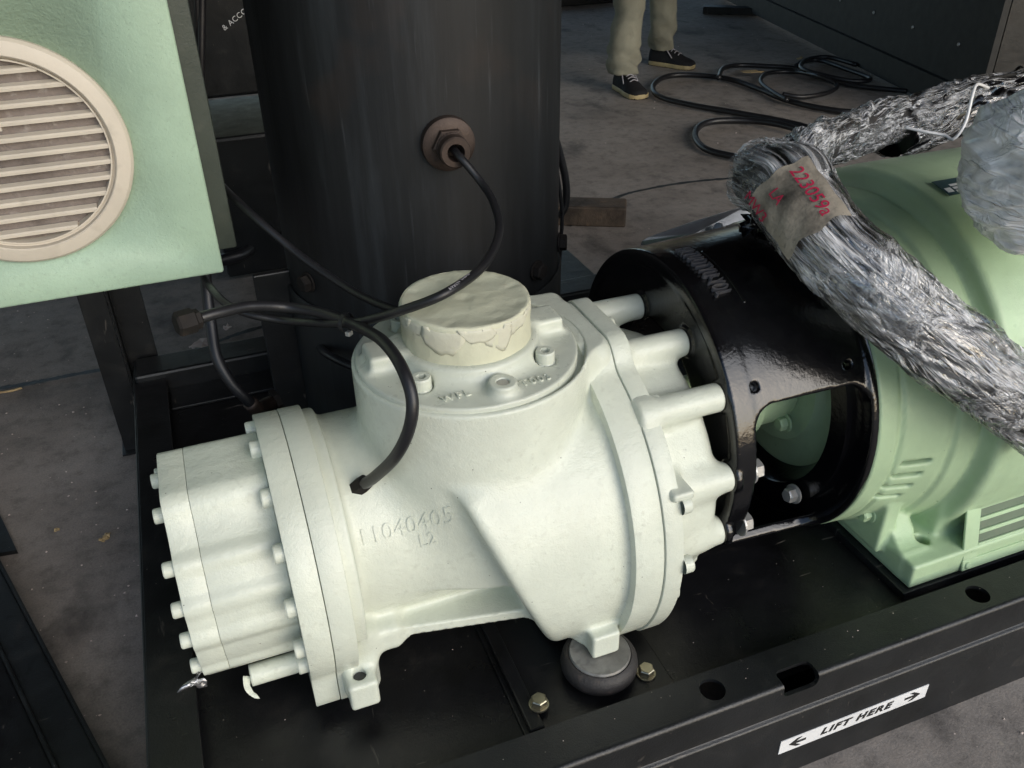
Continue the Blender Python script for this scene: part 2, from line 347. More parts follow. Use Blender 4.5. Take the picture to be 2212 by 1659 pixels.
# ---- castings are grown from distance fields so that every joint gets its cast fillet
def smin(a, b, k):
    h = np.clip(.5+.5*(b-a)/k, 0, 1); return b+(a-b)*h-k*h*(1-h)
def smax(a, b, k): return -smin(-a, -b, k)
def rbox(x, y, z, x0, x1, y0, y1, z0, z1, r):
    dx, dy, dz = abs(x-(x0+x1)/2)-(x1-x0)/2+r, abs(y-(y0+y1)/2)-(y1-y0)/2+r, abs(z-(z0+z1)/2)-(z1-z0)/2+r
    return np.sqrt(np.maximum(dx, 0)**2+np.maximum(dy, 0)**2+np.maximum(dz, 0)**2)+np.minimum(np.maximum(dx, np.maximum(dy, dz)), 0)-r
def disc(d2, t, t0, t1, r):
    """2-D distance d2 extruded along t between t0 and t1 with an edge radius r"""
    a, b = d2+r, abs(t-(t0+t1)/2)-(t1-t0)/2+r
    return np.sqrt(np.maximum(a, 0)**2+np.maximum(b, 0)**2)+np.minimum(np.maximum(a, b), 0)-r
def capsule(x, y, z, a, b, ra, rb=None):
    a, b = np.array(a, float), np.array(b, float); d = b-a; rb = ra if rb is None else rb
    t = np.clip(((x-a[0])*d[0]+(y-a[1])*d[1]+(z-a[2])*d[2])/d.dot(d), 0, 1)
    return np.sqrt((x-a[0]-t*d[0])**2+(y-a[1]-t*d[1])**2+(z-a[2]-t*d[2])**2)-(ra+(rb-ra)*t)
def nets(fn, lo, hi, h, smooth=True):
    lo = np.array(lo, float); n = np.ceil((np.array(hi)-lo)/h).astype(int)+1
    ax = [lo[i]+h*np.arange(n[i]) for i in range(3)]
    X, Y, Z = np.meshgrid(*ax, indexing='ij'); F = fn(X, Y, Z).astype(np.float64); del X, Y, Z
    F[F == 0] = 1e-9; ins = F < 0; cs = tuple(n-1)
    acc = np.zeros(cs+(3,)); cnt = np.zeros(cs); E = []
    for a in range(3):
        s0 = [slice(None)]*3; s1 = [slice(None)]*3; s0[a] = slice(0, -1); s1[a] = slice(1, None)
        A, B = F[tuple(s0)], F[tuple(s1)]; idx = np.argwhere(ins[tuple(s0)] != ins[tuple(s1)])
        va, vb = A[tuple(idx.T)], B[tuple(idx.T)]; t = va/(va-vb)
        pos = idx.astype(float); pos[:, a] += t
        o1, o2 = [i for i in range(3) if i != a]
        cells = []
        for (p, q) in ((0, 0), (-1, 0), (-1, -1), (0, -1)):
            c = idx.copy(); c[:, o1] += p; c[:, o2] += q; ok = ((c >= 0) & (c < np.array(cs))).all(1)
            np.add.at(acc, tuple(c[ok].T), pos[ok]); np.add.at(cnt, tuple(c[ok].T), 1); cells.append((c, ok))
        E.append((a, va < 0, cells))
    act = cnt > 0; ids = -np.ones(cs, int); ids[act] = np.arange(act.sum())
    V = acc[act]/cnt[act][:, None]*h+lo; faces = []
    for a, neg, cells in E:
        ok = cells[0][1] & cells[1][1] & cells[2][1] & cells[3][1]
        q = np.stack([ids[tuple(np.clip(c, 0, np.array(cs)-1).T)] for c, _ in cells], 1)[ok]; ng = neg[ok]
        flip = ng if a != 1 else ~ng
        q[~flip] = q[~flip][:, ::-1]; faces.append(q)
    Q = np.concatenate(faces)
    for _ in range(3):
        e = h*.15; f0 = fn(*V.T)
        g = np.stack([(fn(V[:, 0]+e, V[:, 1], V[:, 2])-f0)/e, (fn(V[:, 0], V[:, 1]+e, V[:, 2])-f0)/e, (fn(V[:, 0], V[:, 1], V[:, 2]+e)-f0)/e], 1)
        st = -(f0/np.maximum((g**2).sum(1), .2))[:, None]*g; L = np.linalg.norm(st, axis=1, keepdims=True)
        V = V+st*np.minimum(1, .5*h/np.maximum(L, 1e-12))
    me = bpy.data.meshes.new('cast'); me.vertices.add(len(V)); me.vertices.foreach_set('co', V.ravel())
    me.loops.add(Q.size); me.loops.foreach_set('vertex_index', Q.ravel().astype(np.int32))
    me.polygons.add(len(Q)); me.polygons.foreach_set('loop_start', np.arange(0, Q.size, 4, dtype=np.int32))
    me.polygons.foreach_set('use_smooth', np.ones(len(Q), bool)); me.update(calc_edges=True); me.validate()
    return me
def prism(prof, cy, cz, x0, x1, bev=.0012, n=220):
    vs = []
    for i in range(n):
        a = 2*math.pi*i/n; lo_, hi_ = .02, .45
        for _ in range(26):
            m_ = (lo_+hi_)/2
            if float(np.ravel(prof(np.array([cy+m_*math.cos(a)]), np.array([cz+m_*math.sin(a)])))[0]) < 0: lo_ = m_
            else: hi_ = m_
        vs.append((lo_, a))
    rows = [(x0, -bev), (x0+bev*.3, -bev*.3), (x0+bev, 0), (x1-bev, 0), (x1-bev*.3, -bev*.3), (x1, -bev)]; V = []; Fc = []
    for x, d in rows:
        for r, a in vs: V.append((x, cy+(r+d)*math.cos(a), cz+(r+d)*math.sin(a)))
    for k in range(len(rows)-1):
        for i in range(n): j = (i+1) % n; Fc.append((k*n+i, k*n+j, (k+1)*n+j, (k+1)*n+i))
    Fc.append(tuple(range(n))[::-1]); Fc.append(tuple((len(rows)-1)*n+i for i in range(n)))
    bm = bmesh.new(); bm.from_mesh(mesh(V, Fc)); return bm_mesh(bm)
def project_text(me, fn, origin, ux, uy, back, lift=.0012, reach=.08):
    """lay raised lettering on a cast surface"""
    o, ux, uy, bk = [np.array(v, float) for v in (origin, ux, uy, back)]
    bm = bmesh.new(); bm.from_mesh(me); bpy.data.meshes.remove(me)
    bmesh.ops.subdivide_edges(bm, edges=[e for e in bm.edges if e.calc_length() > .006], cuts=2)
    bm.verts.ensure_lookup_table()
    for v in bm.verts:
        p = o+ux*v.co.x+uy*v.co.y; t = 0.
        for _ in range(60):
            q = p+bk*t; f = float(fn(q[0:1], q[1:2], q[2:3])[0])
            if abs(f) < 1e-5 or t > reach: break
            t += f*.9
        k = lift if v.co.z > 0 else -.001
        v.co = Vector(p+bk*(t-k))
    return bm_mesh(bm)

# ================================================================ SETTING
bm = bmesh.new(); bmesh.ops.create_grid(bm, x_segments=2, y_segments=2, size=30)
tag(link('floor', bm_mesh(bm), M['floor']), kind='structure')
# open-fronted shed roof high above the yard: it keeps the top light off, daylight comes in under its edge
bm = bmesh.new(); nx = 120
for i in range(nx):
    x0 = -12+i*.2
    a = [bm.verts.new(p) for p in ((x0, -1.1, 3.3), (x0+.1, -1.1, 3.36), (x0+.1, 12, 3.36), (x0, 12, 3.3))]; bm.faces.new(a)
    b = [bm.verts.new(p) for p in ((x0+.1, -1.1, 3.36), (x0+.2, -1.1, 3.3), (x0+.2, 12, 3.3), (x0+.1, 12, 3.36))]; bm.faces.new(b)
bmesh.ops.remove_doubles(bm, verts=bm.verts[:], dist=.001)
tag(link('roof', bm_mesh(bm), M['wood']), kind='structure')

# ================================================================ SKID
sk = root('skid_frame', 'black painted steel skid under the compressor with a LIFT HERE sticker on its front beam', 'skid frame', (.6, 1.15, 0))
def beam_front():
    # bent plate section in (y, z), swept along x, with a rolled top corner and a proud lower lip
    sec = [(.634, .194), (.634, .2), (.582, .2)]
    for k in range(7):
        a = R(90+15*k); sec.append((.581+.007*math.cos(a), .193+.007*math.sin(a)))
    sec += [(.574, .1425), (.5725, .1410), (.5705, .1404), (.5690, .1390), (.5682, .1370), (.568, .004), (.578, .001), (.578, .13), (.580, .185), (.586, .194)]
    xs = [-.192, .46, .56, .62, .66, .9, 1.0, 2.4]; bm = bmesh.new(); rows = []
    for x in xs: rows.append([bm.verts.new((x, y, z)) for y, z in sec])
    n = len(sec)
    for a, b in zip(rows, rows[1:]):
        for i in range(n): bm.faces.new((a[i], a[(i+1) % n], b[(i+1) % n], b[i]))
    bm.faces.new(rows[0]); bm.faces.new(rows[-1]); return bm_mesh(bm)
fb = link('front_beam', beam_front(), M['matte_black'], sk, smooth=35)
def cutter(me_list):
    bm = bmesh.new()
    for me in me_list: bm.from_mesh(me); bpy.data.meshes.remove(me)
    me = bm_mesh(bm); o = bpy.data.objects.new('cut', me); C.objects.link(o); return o
def boolean(target, cuts, solver='EXACT'):
    c = cutter(cuts); bpy.context.view_layer.update()
    md = target.modifiers.new('b', 'BOOLEAN'); md.operation = 'DIFFERENCE'; md.object = c; md.solver = solver
    dg = bpy.context.evaluated_depsgraph_get(); dg.update()
    me = bpy.data.meshes.new_from_object(target.evaluated_get(dg)); target.modifiers.clear(); old = target.data; target.data = me
    bpy.data.objects.remove(c); return target
holes = [lathe([(.017, .18), (.017, .21)], 32, Matrix.Translation((x, .606, 0))) for x in (-.02, .5, .948, 1.4)]
holes.append(boxm(.59, .645, .55, .60, .178, .23, bev=.008))
boolean(fb, holes)
link('deck_plate', boxm(-.186, 2.4, .648, 1.72, .157, .165), M['deck'], sk)
link('added_hole_backing', boxm(-.186, 2.4, .586, .70, .012, .016), M['deck'], sk)  # added black sheet, there to make the beam holes look dark inside
link('side_rail', boxm(-.195, -.19, .58, 1.76, .0, .2, bev=.002), M['matte_black'], sk)
link('rail_flange', boxm(-.192, -.13, .64, 1.7, .194, .2, bev=.0015), M['deck'], sk)
link('rear_rail', boxm(-.19, 2.4, 1.70, 1.78, .0, .215, bev=.006), M['matte_black'], sk)
link('rear_rail_lip', boxm(-.13, 2.4, 1.62, 1.701, .165, .172, bev=.002), M['matte_black'], sk)
# cross channel carrying the rubber mount: slightly raised pressed strips
link('cross_channel', boxm(.255, .475, .650, 1.5, .1652, .1695, bev=.0015), M['deck'], sk)
link('cross_channel', boxm(.262, .282, .650, 1.5, .1697, .178, bev=.003), M['deck'], sk)
link('motor_rail', boxm(.868, 2.2, .66, .9, .1652, .1795, bev=.002), M['matte_black'], sk)
link('motor_rail', boxm(.868, 2.2, 1.03, 1.27, .1652, .1795, bev=.002), M['matte_black'], sk)
st = link('sticker', boxm(.598, .855, .5665, .5675, .062, .090), M['white'], sk, mw=None)
me = textmesh('LIFT HERE', .0180, .0003, .28, 1.22, offset=.0007); me.transform(Matrix.Scale(1.28, 4, (1, 0, 0)) @ Matrix.Translation((0, 0, 0)))
bm = bmesh.new(); bm.from_mesh(me)
me.transform(Matrix.Translation((.727, .5662, .0762)) @ Matrix.Rotation(R(90), 4, 'X')); link('lettering', me, M['ink'], st)
for s, x in ((1, .829), (-1, .626)):
    v = [(0, 0), (-.011, .0075), (-.004, .0075), (.004, .0045), (.012, 0), (.004, -.0045), (-.004, -.0075), (-.011, -.0075)]
    pts = [(12, 0), (0, 8), (-7, 8), (2, 2), (-14, 2), (-14, -2), (2, -2), (-7, -8), (0, -8)]
    bm = bmesh.new(); f = bm.faces.new([bm.verts.new((x+s*p[0]*.0011, .566, .0762+p[1]*.0011)) for p in pts])
    r = bmesh.ops.extrude_face_region(bm, geom=[f]); bmesh.ops.translate(bm, vec=(0, .0006, 0), verts=[q for q in r['geom'] if isinstance(q, bmesh.types.BMVert)])
    link('arrow', bm_mesh(bm), M['ink'], st)
deckbolt = bolt_mesh(.019, .010, .0135, .003)
deckbolt.materials.append(M['zinc'])
for p in ((.287, .684, .178), (.445, .681, .1697)):
    link('bolt', deckbolt, None, sk, mw=aim(p, (0, 0, 1), .3))

# ================================================================ RUBBER MOUNT
mt = root('vibration_mount', 'round black rubber mount with a steel top plate under the compressor foot', 'rubber mount', (.388, .712, .17))
link('rubber_body', lathe([(.040, .170), (.047, .173), (.0515, .180), (.053, .188), (.0515, .197), (.047, .2035), (.0435, .2055), (.042, .2045)], 64, Matrix.Translation((.388, .712, 0))), M['rubber'], mt, smooth=60)
link('top_plate', lathe([(.041, .2), (.042, .2065), (.0405, .209)], 48, Matrix.Translation((.388, .712, 0))), M['dirty_plate'], mt, smooth=30)

# ================================================================ AIREND
AY, AZ = .913, .347
air = root('compressor_airend', 'pale cream painted cast screw compressor block with a taped round port on top', 'compressor', (.25, .913, .17))
def c2(y, z, cy, cz, r): return np.hypot(y-cy, z-cz)-r
def flangeprof(y, z, r=.232):
    d = c2(y, z, AY, AZ, r)
    top = rbox(y, z, 0*z, .845, 1.0, .50, .5992+(r-.2325), -1, 1, .03)
    d = smin(d, top, .02)
    return smax(d, .19-z, .01)
def f_casing(x, y, z):
    d = disc(c2(y, z, .93, .368, .141), x, .04, .45, .004)
    collar = disc(c2(y, z, .922, .358, .166), x, .05, .090, .004)
    d = smin(d, collar, .012)
    neck = disc(np.hypot(x-.284, y-.905)-.1475, z, .33, .6, .004)
    d = smin(d, neck, .026)
    skirt = rbox(x, y, z, .30, .46, .846, 1.03, .33, .6, .02)
    d = smin(d, skirt, .035)
    bul = c2(y, z, .913, .347, .2150)
    bul = smax(bul, ((.214+(.50-z)*.40)-x)*.92, .015)
    bul = smax(bul, (z-(.494+(x-.22)*.20))*.97, .012)
    bul = smax(bul, x-.44, .01)
    d = smin(d, bul, .016)
    web = rbox(x, y, z, .080, .345, .735, .93, .262, .277, .004)
    web = np.maximum(web, ((.800-(x-.08)*.19)-y)*.98)
    d = smin(d, web, .014)
    fl = disc(flangeprof(y, z)+.003, x, .420, .4535, .004)
    d = smin(d, fl, .014)
    lug = rbox(x, y, z, .054, .092, .742, .90, .205, .248, .005)
    lug2 = rbox(x, y, z, .058, .098, .775, .92, .205, .30, .006)
    d = smin(d, smin(lug, lug2, .02), .012)
    foot = rbox(x, y, z, .372, .412, .700, .80, .2095, .248, .004)
    foot2 = rbox(x, y, z, .366, .426, .735, .9, .2095, .27, .006)
    d = smin(d, smin(foot, foot2, .018), .012)
    fillet = rbox(x, y, z, .080, .135, .78, .85, .252, .29, .01)
    d = smin(d, fillet, .02)
    # drilled holes and the counterbored ring round the port plate
    d = smax(d, -(disc(np.hypot(x-.072, y-.762)-.0085, z, .19, .30, .001)), .002)
    d = smax(d, -(disc(np.hypot(x-.289, y-.909)-.143, z, .590, .62, .001)), .003)
    d = smax(d, -(disc(np.hypot(x-.283, y-.905)-.09, z, .56, .62, .001)), .003)
    # machined top of the pad
    d = np.maximum(d, z-.6)
    return d
ZBOT = .2095
casing = link('casing', nets(f_casing, (.045, .665, .18), (.468, 1.17, .606), .0027), M['cream'], air)
link('bore_wall', lathe([(.0078, .206), (.0078, .243)], 24, Matrix.Translation((.072, .762, 0))), M['pore'], air)
# left flange (cover side)
def f_lfl(x, y, z):
    pr = c2(y, z, .918, .354, .1785)
    pr = smin(pr, rbox(y, z, 0*z, .775, .86, .188, .26, -1, 1, .012), .008)
    pr = smax(pr, .188-z, .006)
    return pr
def f_flange(x, y, z):
    d = disc(f_lfl(x, y, z), x, .046, .074, .003)
    return d
link('casing_flange', prism(lambda y, z: f_lfl(0, y, z), .918, .354, .0452, .074), M['cream'], air, smooth=35)
link('cover_flange', prism(lambda y, z: f_lfl(0, y, z)+.0006, .918, .354, .0130, .0444), M['cream'], air, smooth=35)
link('casing_flange', prism(lambda y, z: flangeprof(y, z, .2325), .913, .36, .4165, .4568), M['cream'], air, smooth=35)
link('housing_flange', prism(lambda y, z: flangeprof(y, z, .2355), .913, .36, .4575, .4828), M['cream'], air, smooth=35)
covb = [105, 73, 42, 20, 0, -30, -54, -80, 132, 160]
CY, CZ = .919, .357
def coverprof(y, z, e=0):
    pr = c2(y, z, CY, CZ, .1350)
    for a in covb:
        A = R(a); pr = smin(pr, c2(y, z, CY-.1235*math.cos(A), CZ+.1235*math.sin(A), .0165), .005)
    return smin(pr, rbox(y, z, 0*z, CY-.06, CY+.06, CZ+.06, CZ+.150, -1, 1, .02), .03)+e
link('end_cover', prism(lambda y, z: coverprof(y, z), CY, CZ, -.0768, .0128, .0009, 420), M['cream'], air, smooth=35)
link('end_plate', prism(lambda y, z: coverprof(y, z, .0003), CY, CZ, -.108, -.07705, .0012, 420), M['cream'], air, smooth=35)
link('oil_pipe', tube([(-.058, .835, .2225), (-.056, .835, .2225), (-.02, .835, .2225), (.0135, .835, .2225)], lambda t: .0145 if t > .02 else .011, 28, 4), M['cream'], air)
cap = socket_mesh(.0095, .013, False); cap.materials.append(M['cream'])
capb = socket_mesh(.0115, .013, False); capb.materials.append(M['cream'])
for a in covb:
    A = R(a); link('cover_bolt', cap, None, air, mw=aim((-.1075, CY-.125*math.cos(A), CZ+.125*math.sin(A)), (-1, 0, 0)))
for a in (62, 38, 14, -10, -27, 90, 115):
    A = R(a); link('flange_bolt', capb, None, air, mw=aim((.0140, .918-.160*math.cos(A), .354+.160*math.sin(A)), (-1, 0, 0)))
# drain plug wrapped in torn tape below the cover, and torn sealing foil on the left face
def scrap(pts, mat, name, par, th=.0006, amp=.002, n=10):
    """thin torn strip: quad grid between two edge polylines"""
    a, b = pts; A = smoothpath(a, 4); B = smoothpath(b, 4); m = min(len(A), len(B)); vs = []; fs = []
    for i in range(m):
        for k in range(n+1):
            p = A[i].lerp(B[i], k/n); q = np.array(p)*90
            vs.append(p+Vector((float(fbm(q[0:1], q[1:2], q[2:3], 2)[0]), float(fbm(q[0:1]+9, q[1:2], q[2:3], 2)[0]), float(fbm(q[0:1], q[1:2]+7, q[2:3], 2)[0])))*amp)
    for i in range(m-1):
        for k in range(n): fs.append((i*(n+1)+k, i*(n+1)+k+1, (i+1)*(n+1)+k+1, (i+1)*(n+1)+k))
    o = link(name, mesh(vs, fs), mat, par, smooth=180)
    md = o.modifiers.new('s', 'SOLIDIFY'); md.thickness = th; return o
scrap(([(-.068, .828, .232), (-.069, .820, .224), (-.067, .815, .215), (-.060, .810, .206)], [(-.060, .83, .226), (-.062, .822, .217), (-.059, .815, .209), (-.053, .810, .203)]), M['cream'], 'torn_tape', air)
scrap(([(-.109, .800, .300), (-.120, .795, .297), (-.131, .79, .289)], [(-.108, .797, .278), (-.118, .79, .272), (-.128, .79, .284)]), M['foil'], 'torn_foil', air, amp=.008)
# casting number
def ray_frame(p, up):
    pass
nm = textmesh('11040405', .0285, .0015, 0, 1.05)
f0 = lambda x, y, z: f_casing(x, y, z)
bk = Vector((.137, .740, -.659)).normalized(); ux = Vector((1, 0, 0)); ux = (ux-bk*ux.dot(bk)).normalized(); uy = ux.cross(bk)*1
if uy.z < 0: uy = -uy
link('casting_number', project_text(nm, f0, Vector((0.1408, 0.7000, 0.5235)), ux, uy, bk, .0017, .2), M['cream'], air)
nm = textmesh('L2', .022, .0015, 0, 1.02)
link('casting_number', project_text(nm, f0, Vector((0.1657, 0.7000, 0.4943)), ux, uy, bk, .0016, .2), M['cream'], air)

# bearing housing on the drive side
bosses = [(1.002, .557), (.877, .562), (.784, .529), (.741, .430), (.744, .335), (1.08, .50), (1.10, .38), (1.04, .26), (.80, .25)]
def f_house(x, y, z):
    d = disc(flangeprof(y, z, .231), x, .461, .4800, .0035)
    ecc = np.clip((x-.50)/.065, 0, 1)
    body = disc(c2(y, z, .905, .372, .186-.010*ecc), x, .46, .569, .022)
    d2 = smin(d, body, .012)
    for by, bz in bosses:
        b = disc(c2(y, z, by, bz, .0192), x, .46, .579, .003)
        d2 = smin(d2, b, .020)
    notch = rbox(x, y, z, .47, .500, .696, .78, .452, .464, .004)
    d2 = smin(d2, notch, .01)
    lugb = disc(c2(y, z, .735, .262, .017), x, .50, .512, .002)
    d2 = smin(d2, lugb, .012)
    d2 = smax(d2, .19-z, .01)
    return smax(d2, -disc(c2(y, z, .93, .385, .10), x, .55, .60, .002), .004)
link('bearing_housing', nets(f_house, (.453, .665, .18), (.586, 1.17, .612), .0027), M['cream'], air)
for y, z in ((.925, .582), (.792, .537), (.700, .443), (.681, .36)):
    link('flange_bolt', capb, None, air, mw=aim((.4823, y, z), (1, 0, 0)))
blk = bolt_mesh(.019, .011, .015, .003); blk.materials.append(M['gloss_black'])
for by, bz in bosses[:5]: link('boss_spacer', blk, None, air, mw=aim((.5785, by, bz), (1, 0, 0)))

# port plate on the neck
PX, PY = .280, .903
pb = [(math.cos(R(a))*.103+PX, math.sin(R(a))*.103+PY) for a in (-41, -139, 128, 47)]
def f_port(x, y, z):
    r = np.hypot(x-PX, y-PY)
    d = disc(r-.1385, z, .585, .6065, .002)
    dome = np.maximum(r-(.088+np.clip(.640-z, 0, .1)*.0), z-.630); dome = smax(r-.088, z-.627, .006)
    d = smin(d, dome, .022)
    for (bx, by) in pb:
        d = smin(d, disc(np.hypot(x-bx, y-by)-.0125, z, .59, .6075, .001), .003)
    boss = disc(np.hypot(x-.286, y-.790)-.0165, z, .59, .6205, .002); d = smin(d, boss, .012)
    c, s = math.cos(R(-12)), math.sin(R(-12))
    for (dx, dy, wx, wy) in ((-.100, .005, .026, .024), (.100, .012, .028, .022)):
        X_, Y_ = (x-PX-dx), (y-PY-dy)
        d = smin(d, rbox(X_, Y_, z, -wx, wx, -wy, wy, .59, .6265, .005), .012)
    d = np.maximum(d, disc(r-.1385, z, .5, .8, .002))
    d = smax(d, -disc(np.hypot(x-.286, y-.790)-.0075, z, .60, .64, .0005), .001)
    for (bx, by) in pb:
        rr = abs(np.hypot(x-bx, y-by)-.0131)-.0012
        d = smax(d, -np.maximum(rr, abs(z-.610)-.006), .0008)
    return d
port = link('port_plate', nets(f_port, (.135, .758, .583), (.425, 1.048, .642), .0022), M['cream_plate'], air)
link('threaded_hole', lathe([(.0070, .60), (.0070, .6190)], 24, Matrix.Translation((.286, .790, 0))), M['steel'], port)
sock = socket_mesh(.0118, .016); sock.materials.append(M['cream_plate'])
for (bx, by) in pb: link('socket_bolt', sock, None, air, mw=aim((bx, by, .605), (0, 0, 1), rnd.random()))
for s, x, y in (('WFL', .232, .800), ('T003', .330, .797)):
    me = textmesh(s, .0165, .0018, 0, 1.2); me.transform(Matrix.Translation((x, y, .6068)) @ Matrix.Rotation(R(4), 4, 'Z')); link('casting_mark', me, M['cream_plate'], port)
# pipe stub with masking tape over it
def tapecap():
    n, rows = 180, []; vs = []; fs = []
    KX, KY = .281, .904
    prof = [(.0800, .622), (.0797, .630), (.0792, .640), (.0792, .650), (.0792, .660), (.0793, .668), (.0790, .6725), (.0780, .6745), (.0745, .6748)]
    prof += [(.07-.0045*i, .6745-.0015*math.sin(min(1, i/8)*3.1)) for i in range(14)]+[(.003, .672)]
    for r, z in prof:
        for i in range(n):
            a = 2*math.pi*i/n; x, y = r*math.cos(a), r*math.sin(a)
            q = (np.array([x*26]), np.array([y*26]), np.array([z*26]))
            cr = abs(float(fbm(q[0], q[1], q[2], 4)[0])); f = float(fbm(q[0]*3, q[1]*3, q[2]*3, 3)[0])
            k = (.0010*(1-cr*1.6)+.0003*f)
            lim = 1 if z < .668 else .9
            edge = 1.0 if r > .07 else .55
            nx_, nz_ = (1, 0) if z < .668 else (0, 1)
            # pleats where the tape turns over the front rim
            pl = 0
            if .672 < z and .060 < r < .077: pl = -.0012*max(0, math.sin(a*5+math.sin(a*3)*2))**3
            rr = r+nx_*k*lim; zz = z+nz_*k*edge+pl
            vs.append((KX+rr*math.cos(a), KY+rr*math.sin(a), zz))
    for k in range(len(prof)-1):
        for i in range(n): j = (i+1) % n; fs.append((k*n+i, k*n+j, (k+1)*n+j, (k+1)*n+i))
    fs.append(tuple((len(prof)-1)*n+i for i in range(n))); return mesh(vs, fs)
tp = link('masking_tape', tapecap(), M['tape'], air, smooth=180)
def tapeskirt():
    """overlapping torn strips of tape turned down over the rim"""
    bm = bmesh.new(); KX, KY = .281, .904; a = 0; rr = random.Random(11); lay = 0
    while a < 372:
        wd = rr.uniform(16, 40); L = rr.uniform(.016, .042); off = .0002+.00015*(lay % 3); lay += 1; n = 8
        p1, p2 = rr.uniform(.3, 1.1), rr.uniform(.5, 1.1); bot = [L*(p1+(p2-p1)*q/n)*(1+.10*rr.uniform(-1, 1))*min(1, .45+q*.35, .45+(n-q)*.35) for q in range(n+1)]
        slant = rr.uniform(-5, 5); pk = rr.randrange(1, n); grid = []
        for i in range(n+1):
            col = []
            for k in range(6):
                t = k/5; A = R(a+wd*i/n+slant*t); z = .6728-bot[i]*t
                r = .0796+off+(.0003 if (i == pk and k > 0) else 0)*(1-t)+.0002*rr.uniform(-1, 1)+(.0006*t if rr.random() < .12 else 0)
                if k == 0: r = .0772; z = .6750
                col.append(bm.verts.new((KX+r*math.cos(A), KY+r*math.sin(A), z)))
            grid.append(col)
        for i in range(n):
            for k in range(5): bm.faces.new((grid[i][k], grid[i][k+1], grid[i+1][k+1], grid[i+1][k]))
        a += wd*rr.uniform(.6, .95)
    return bm_mesh(bm)
o = link('torn_tape', tapeskirt(), M['tape_strip'], air, smooth=28); md = o.modifiers.new('s', 'SOLIDIFY'); md.thickness = .0002

# ================================================================ COUPLING HOUSING (bell)
BY, BZ = .958, .413
bell = root('coupling_housing', 'glossy black bell housing with a side window between cream compressor and green motor', 'bell housing', (.69, .958, .17))
def f_bell(x, y, z):
    rho = np.hypot(y-BY, z-BZ); ang = np.arctan2(z-BZ, BY-y)
    Rr = .2335+(x-.59)*.045
    barrel = disc(abs(rho-(Rr-.008))-.008, x, .583, .797, .002)
    d = barrel
    plate = disc(np.maximum(rho-.2310, .135-rho), x, .583, .611, .0025)
    d = smin(d, plate, .008)
    ring = disc(np.maximum(rho-.2455, .170-rho), x, .786, .797, .002); d = smin(d, ring, .006)
    boss = disc(np.hypot(y-.735, z-.366)-.024, x, .625, .64, .002)
    for sgn in (1, -1):
        an = ang if sgn == 1 else np.arctan2(z-BZ, y-BY)
        u, v = abs(x-.699)-.087+.032, abs((an-R(-8.5))*.235)-.150+.032
        _w = 0; wdw = np.sqrt(np.maximum(u, 0)**2+np.maximum(v, 0)**2)+np.minimum(np.maximum(u, v), 0)-.032
        wdw = np.maximum(wdw, .19-rho)
        d = smax(d, -wdw, .004)
    for hx, ha in ((.619, 34.5), (.759, 34.5)):
        hy, hz = BY-.24*math.cos(R(ha)), BZ+.24*math.sin(R(ha))
        n_ = np.array([-math.cos(R(ha)), math.sin(R(ha))]); px, py_ = x-hx, (y-hy)*n_[1]-(z-hz)*n_[0]; dd = (y-hy)*n_[0]+(z-hz)*n_[1]
        d = smax(d, -np.maximum(np.hypot(px, py_)-.0062, abs(dd)-.02), .001)
    d = smin(d, smax(np.hypot(y-.752, z-.33)-.026, abs(x-.655)-.02, .004), .02) if False else d
    for by, bz in bosses[:5]:
        d = smin(d, disc(np.hypot(y-by, z-bz)-.022, x, .5795, .59, .001), .003)
    return d
link('housing_body', nets(f_bell, (.576, .705, .163), (.801, 1.212, .666), .0033), M['gloss_black'], bell)
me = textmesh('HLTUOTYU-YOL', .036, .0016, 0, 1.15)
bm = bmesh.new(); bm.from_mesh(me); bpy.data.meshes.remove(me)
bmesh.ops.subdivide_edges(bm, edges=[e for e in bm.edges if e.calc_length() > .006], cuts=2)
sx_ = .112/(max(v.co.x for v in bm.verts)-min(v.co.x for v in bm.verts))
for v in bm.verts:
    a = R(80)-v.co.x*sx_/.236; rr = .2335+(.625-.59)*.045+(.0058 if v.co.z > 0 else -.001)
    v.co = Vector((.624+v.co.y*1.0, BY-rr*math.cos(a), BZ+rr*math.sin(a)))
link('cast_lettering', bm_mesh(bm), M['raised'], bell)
def arc_ridge(x0, a0, a1, rr, wd, hgt):
    pts = []
    for i in range(25):
        a = R(a0+(a1-a0)*i/24); pts.append((x0, BY-rr*math.cos(a), BZ+rr*math.sin(a)))
    return tube(pts, wd, 8, 2)
link('cast_ridge', arc_ridge(.648, 90, 62, .2355, .0022, 0), M['gloss_black'], bell)
stb = bolt_mesh(.024, .014, .018, .003); stb.materials.append(M['steel'])
for by, bz in ((.741, .430), (.744, .335), (.784, .529)):
    link('bolt', stb, None, bell, mw=aim((.6112, by, bz), (1, 0, 0), .2))
# lower tie plate bolt seen through the window
bb = bolt_mesh(.020, .013, .0155, .0028); bb.materials.append(M['steel'])
link('bolt', bb, None, bell, mw=aim((0.7680, 0.8172, 0.2839), (-1, -.12, .08), .3))
link('bolt_pad', lathe([(.018, 0), (.016, .018)], 24, aim((0.7870, 0.8319, 0.2686), (-1, 0, 0))), M['gloss_black'], bell)
me = lathe([(.205, .786), (.205, .778), (.1725, .778), (.1705, .781), (.155, .816), (.205, .816), (.205, .786)], 96, cap=False); me.transform(Matrix.Translation((0, BY, BZ)) @ Matrix.Rotation(R(90), 4, 'Y')); link('spigot_ring', me, M['gloss_black'], bell, smooth=35)

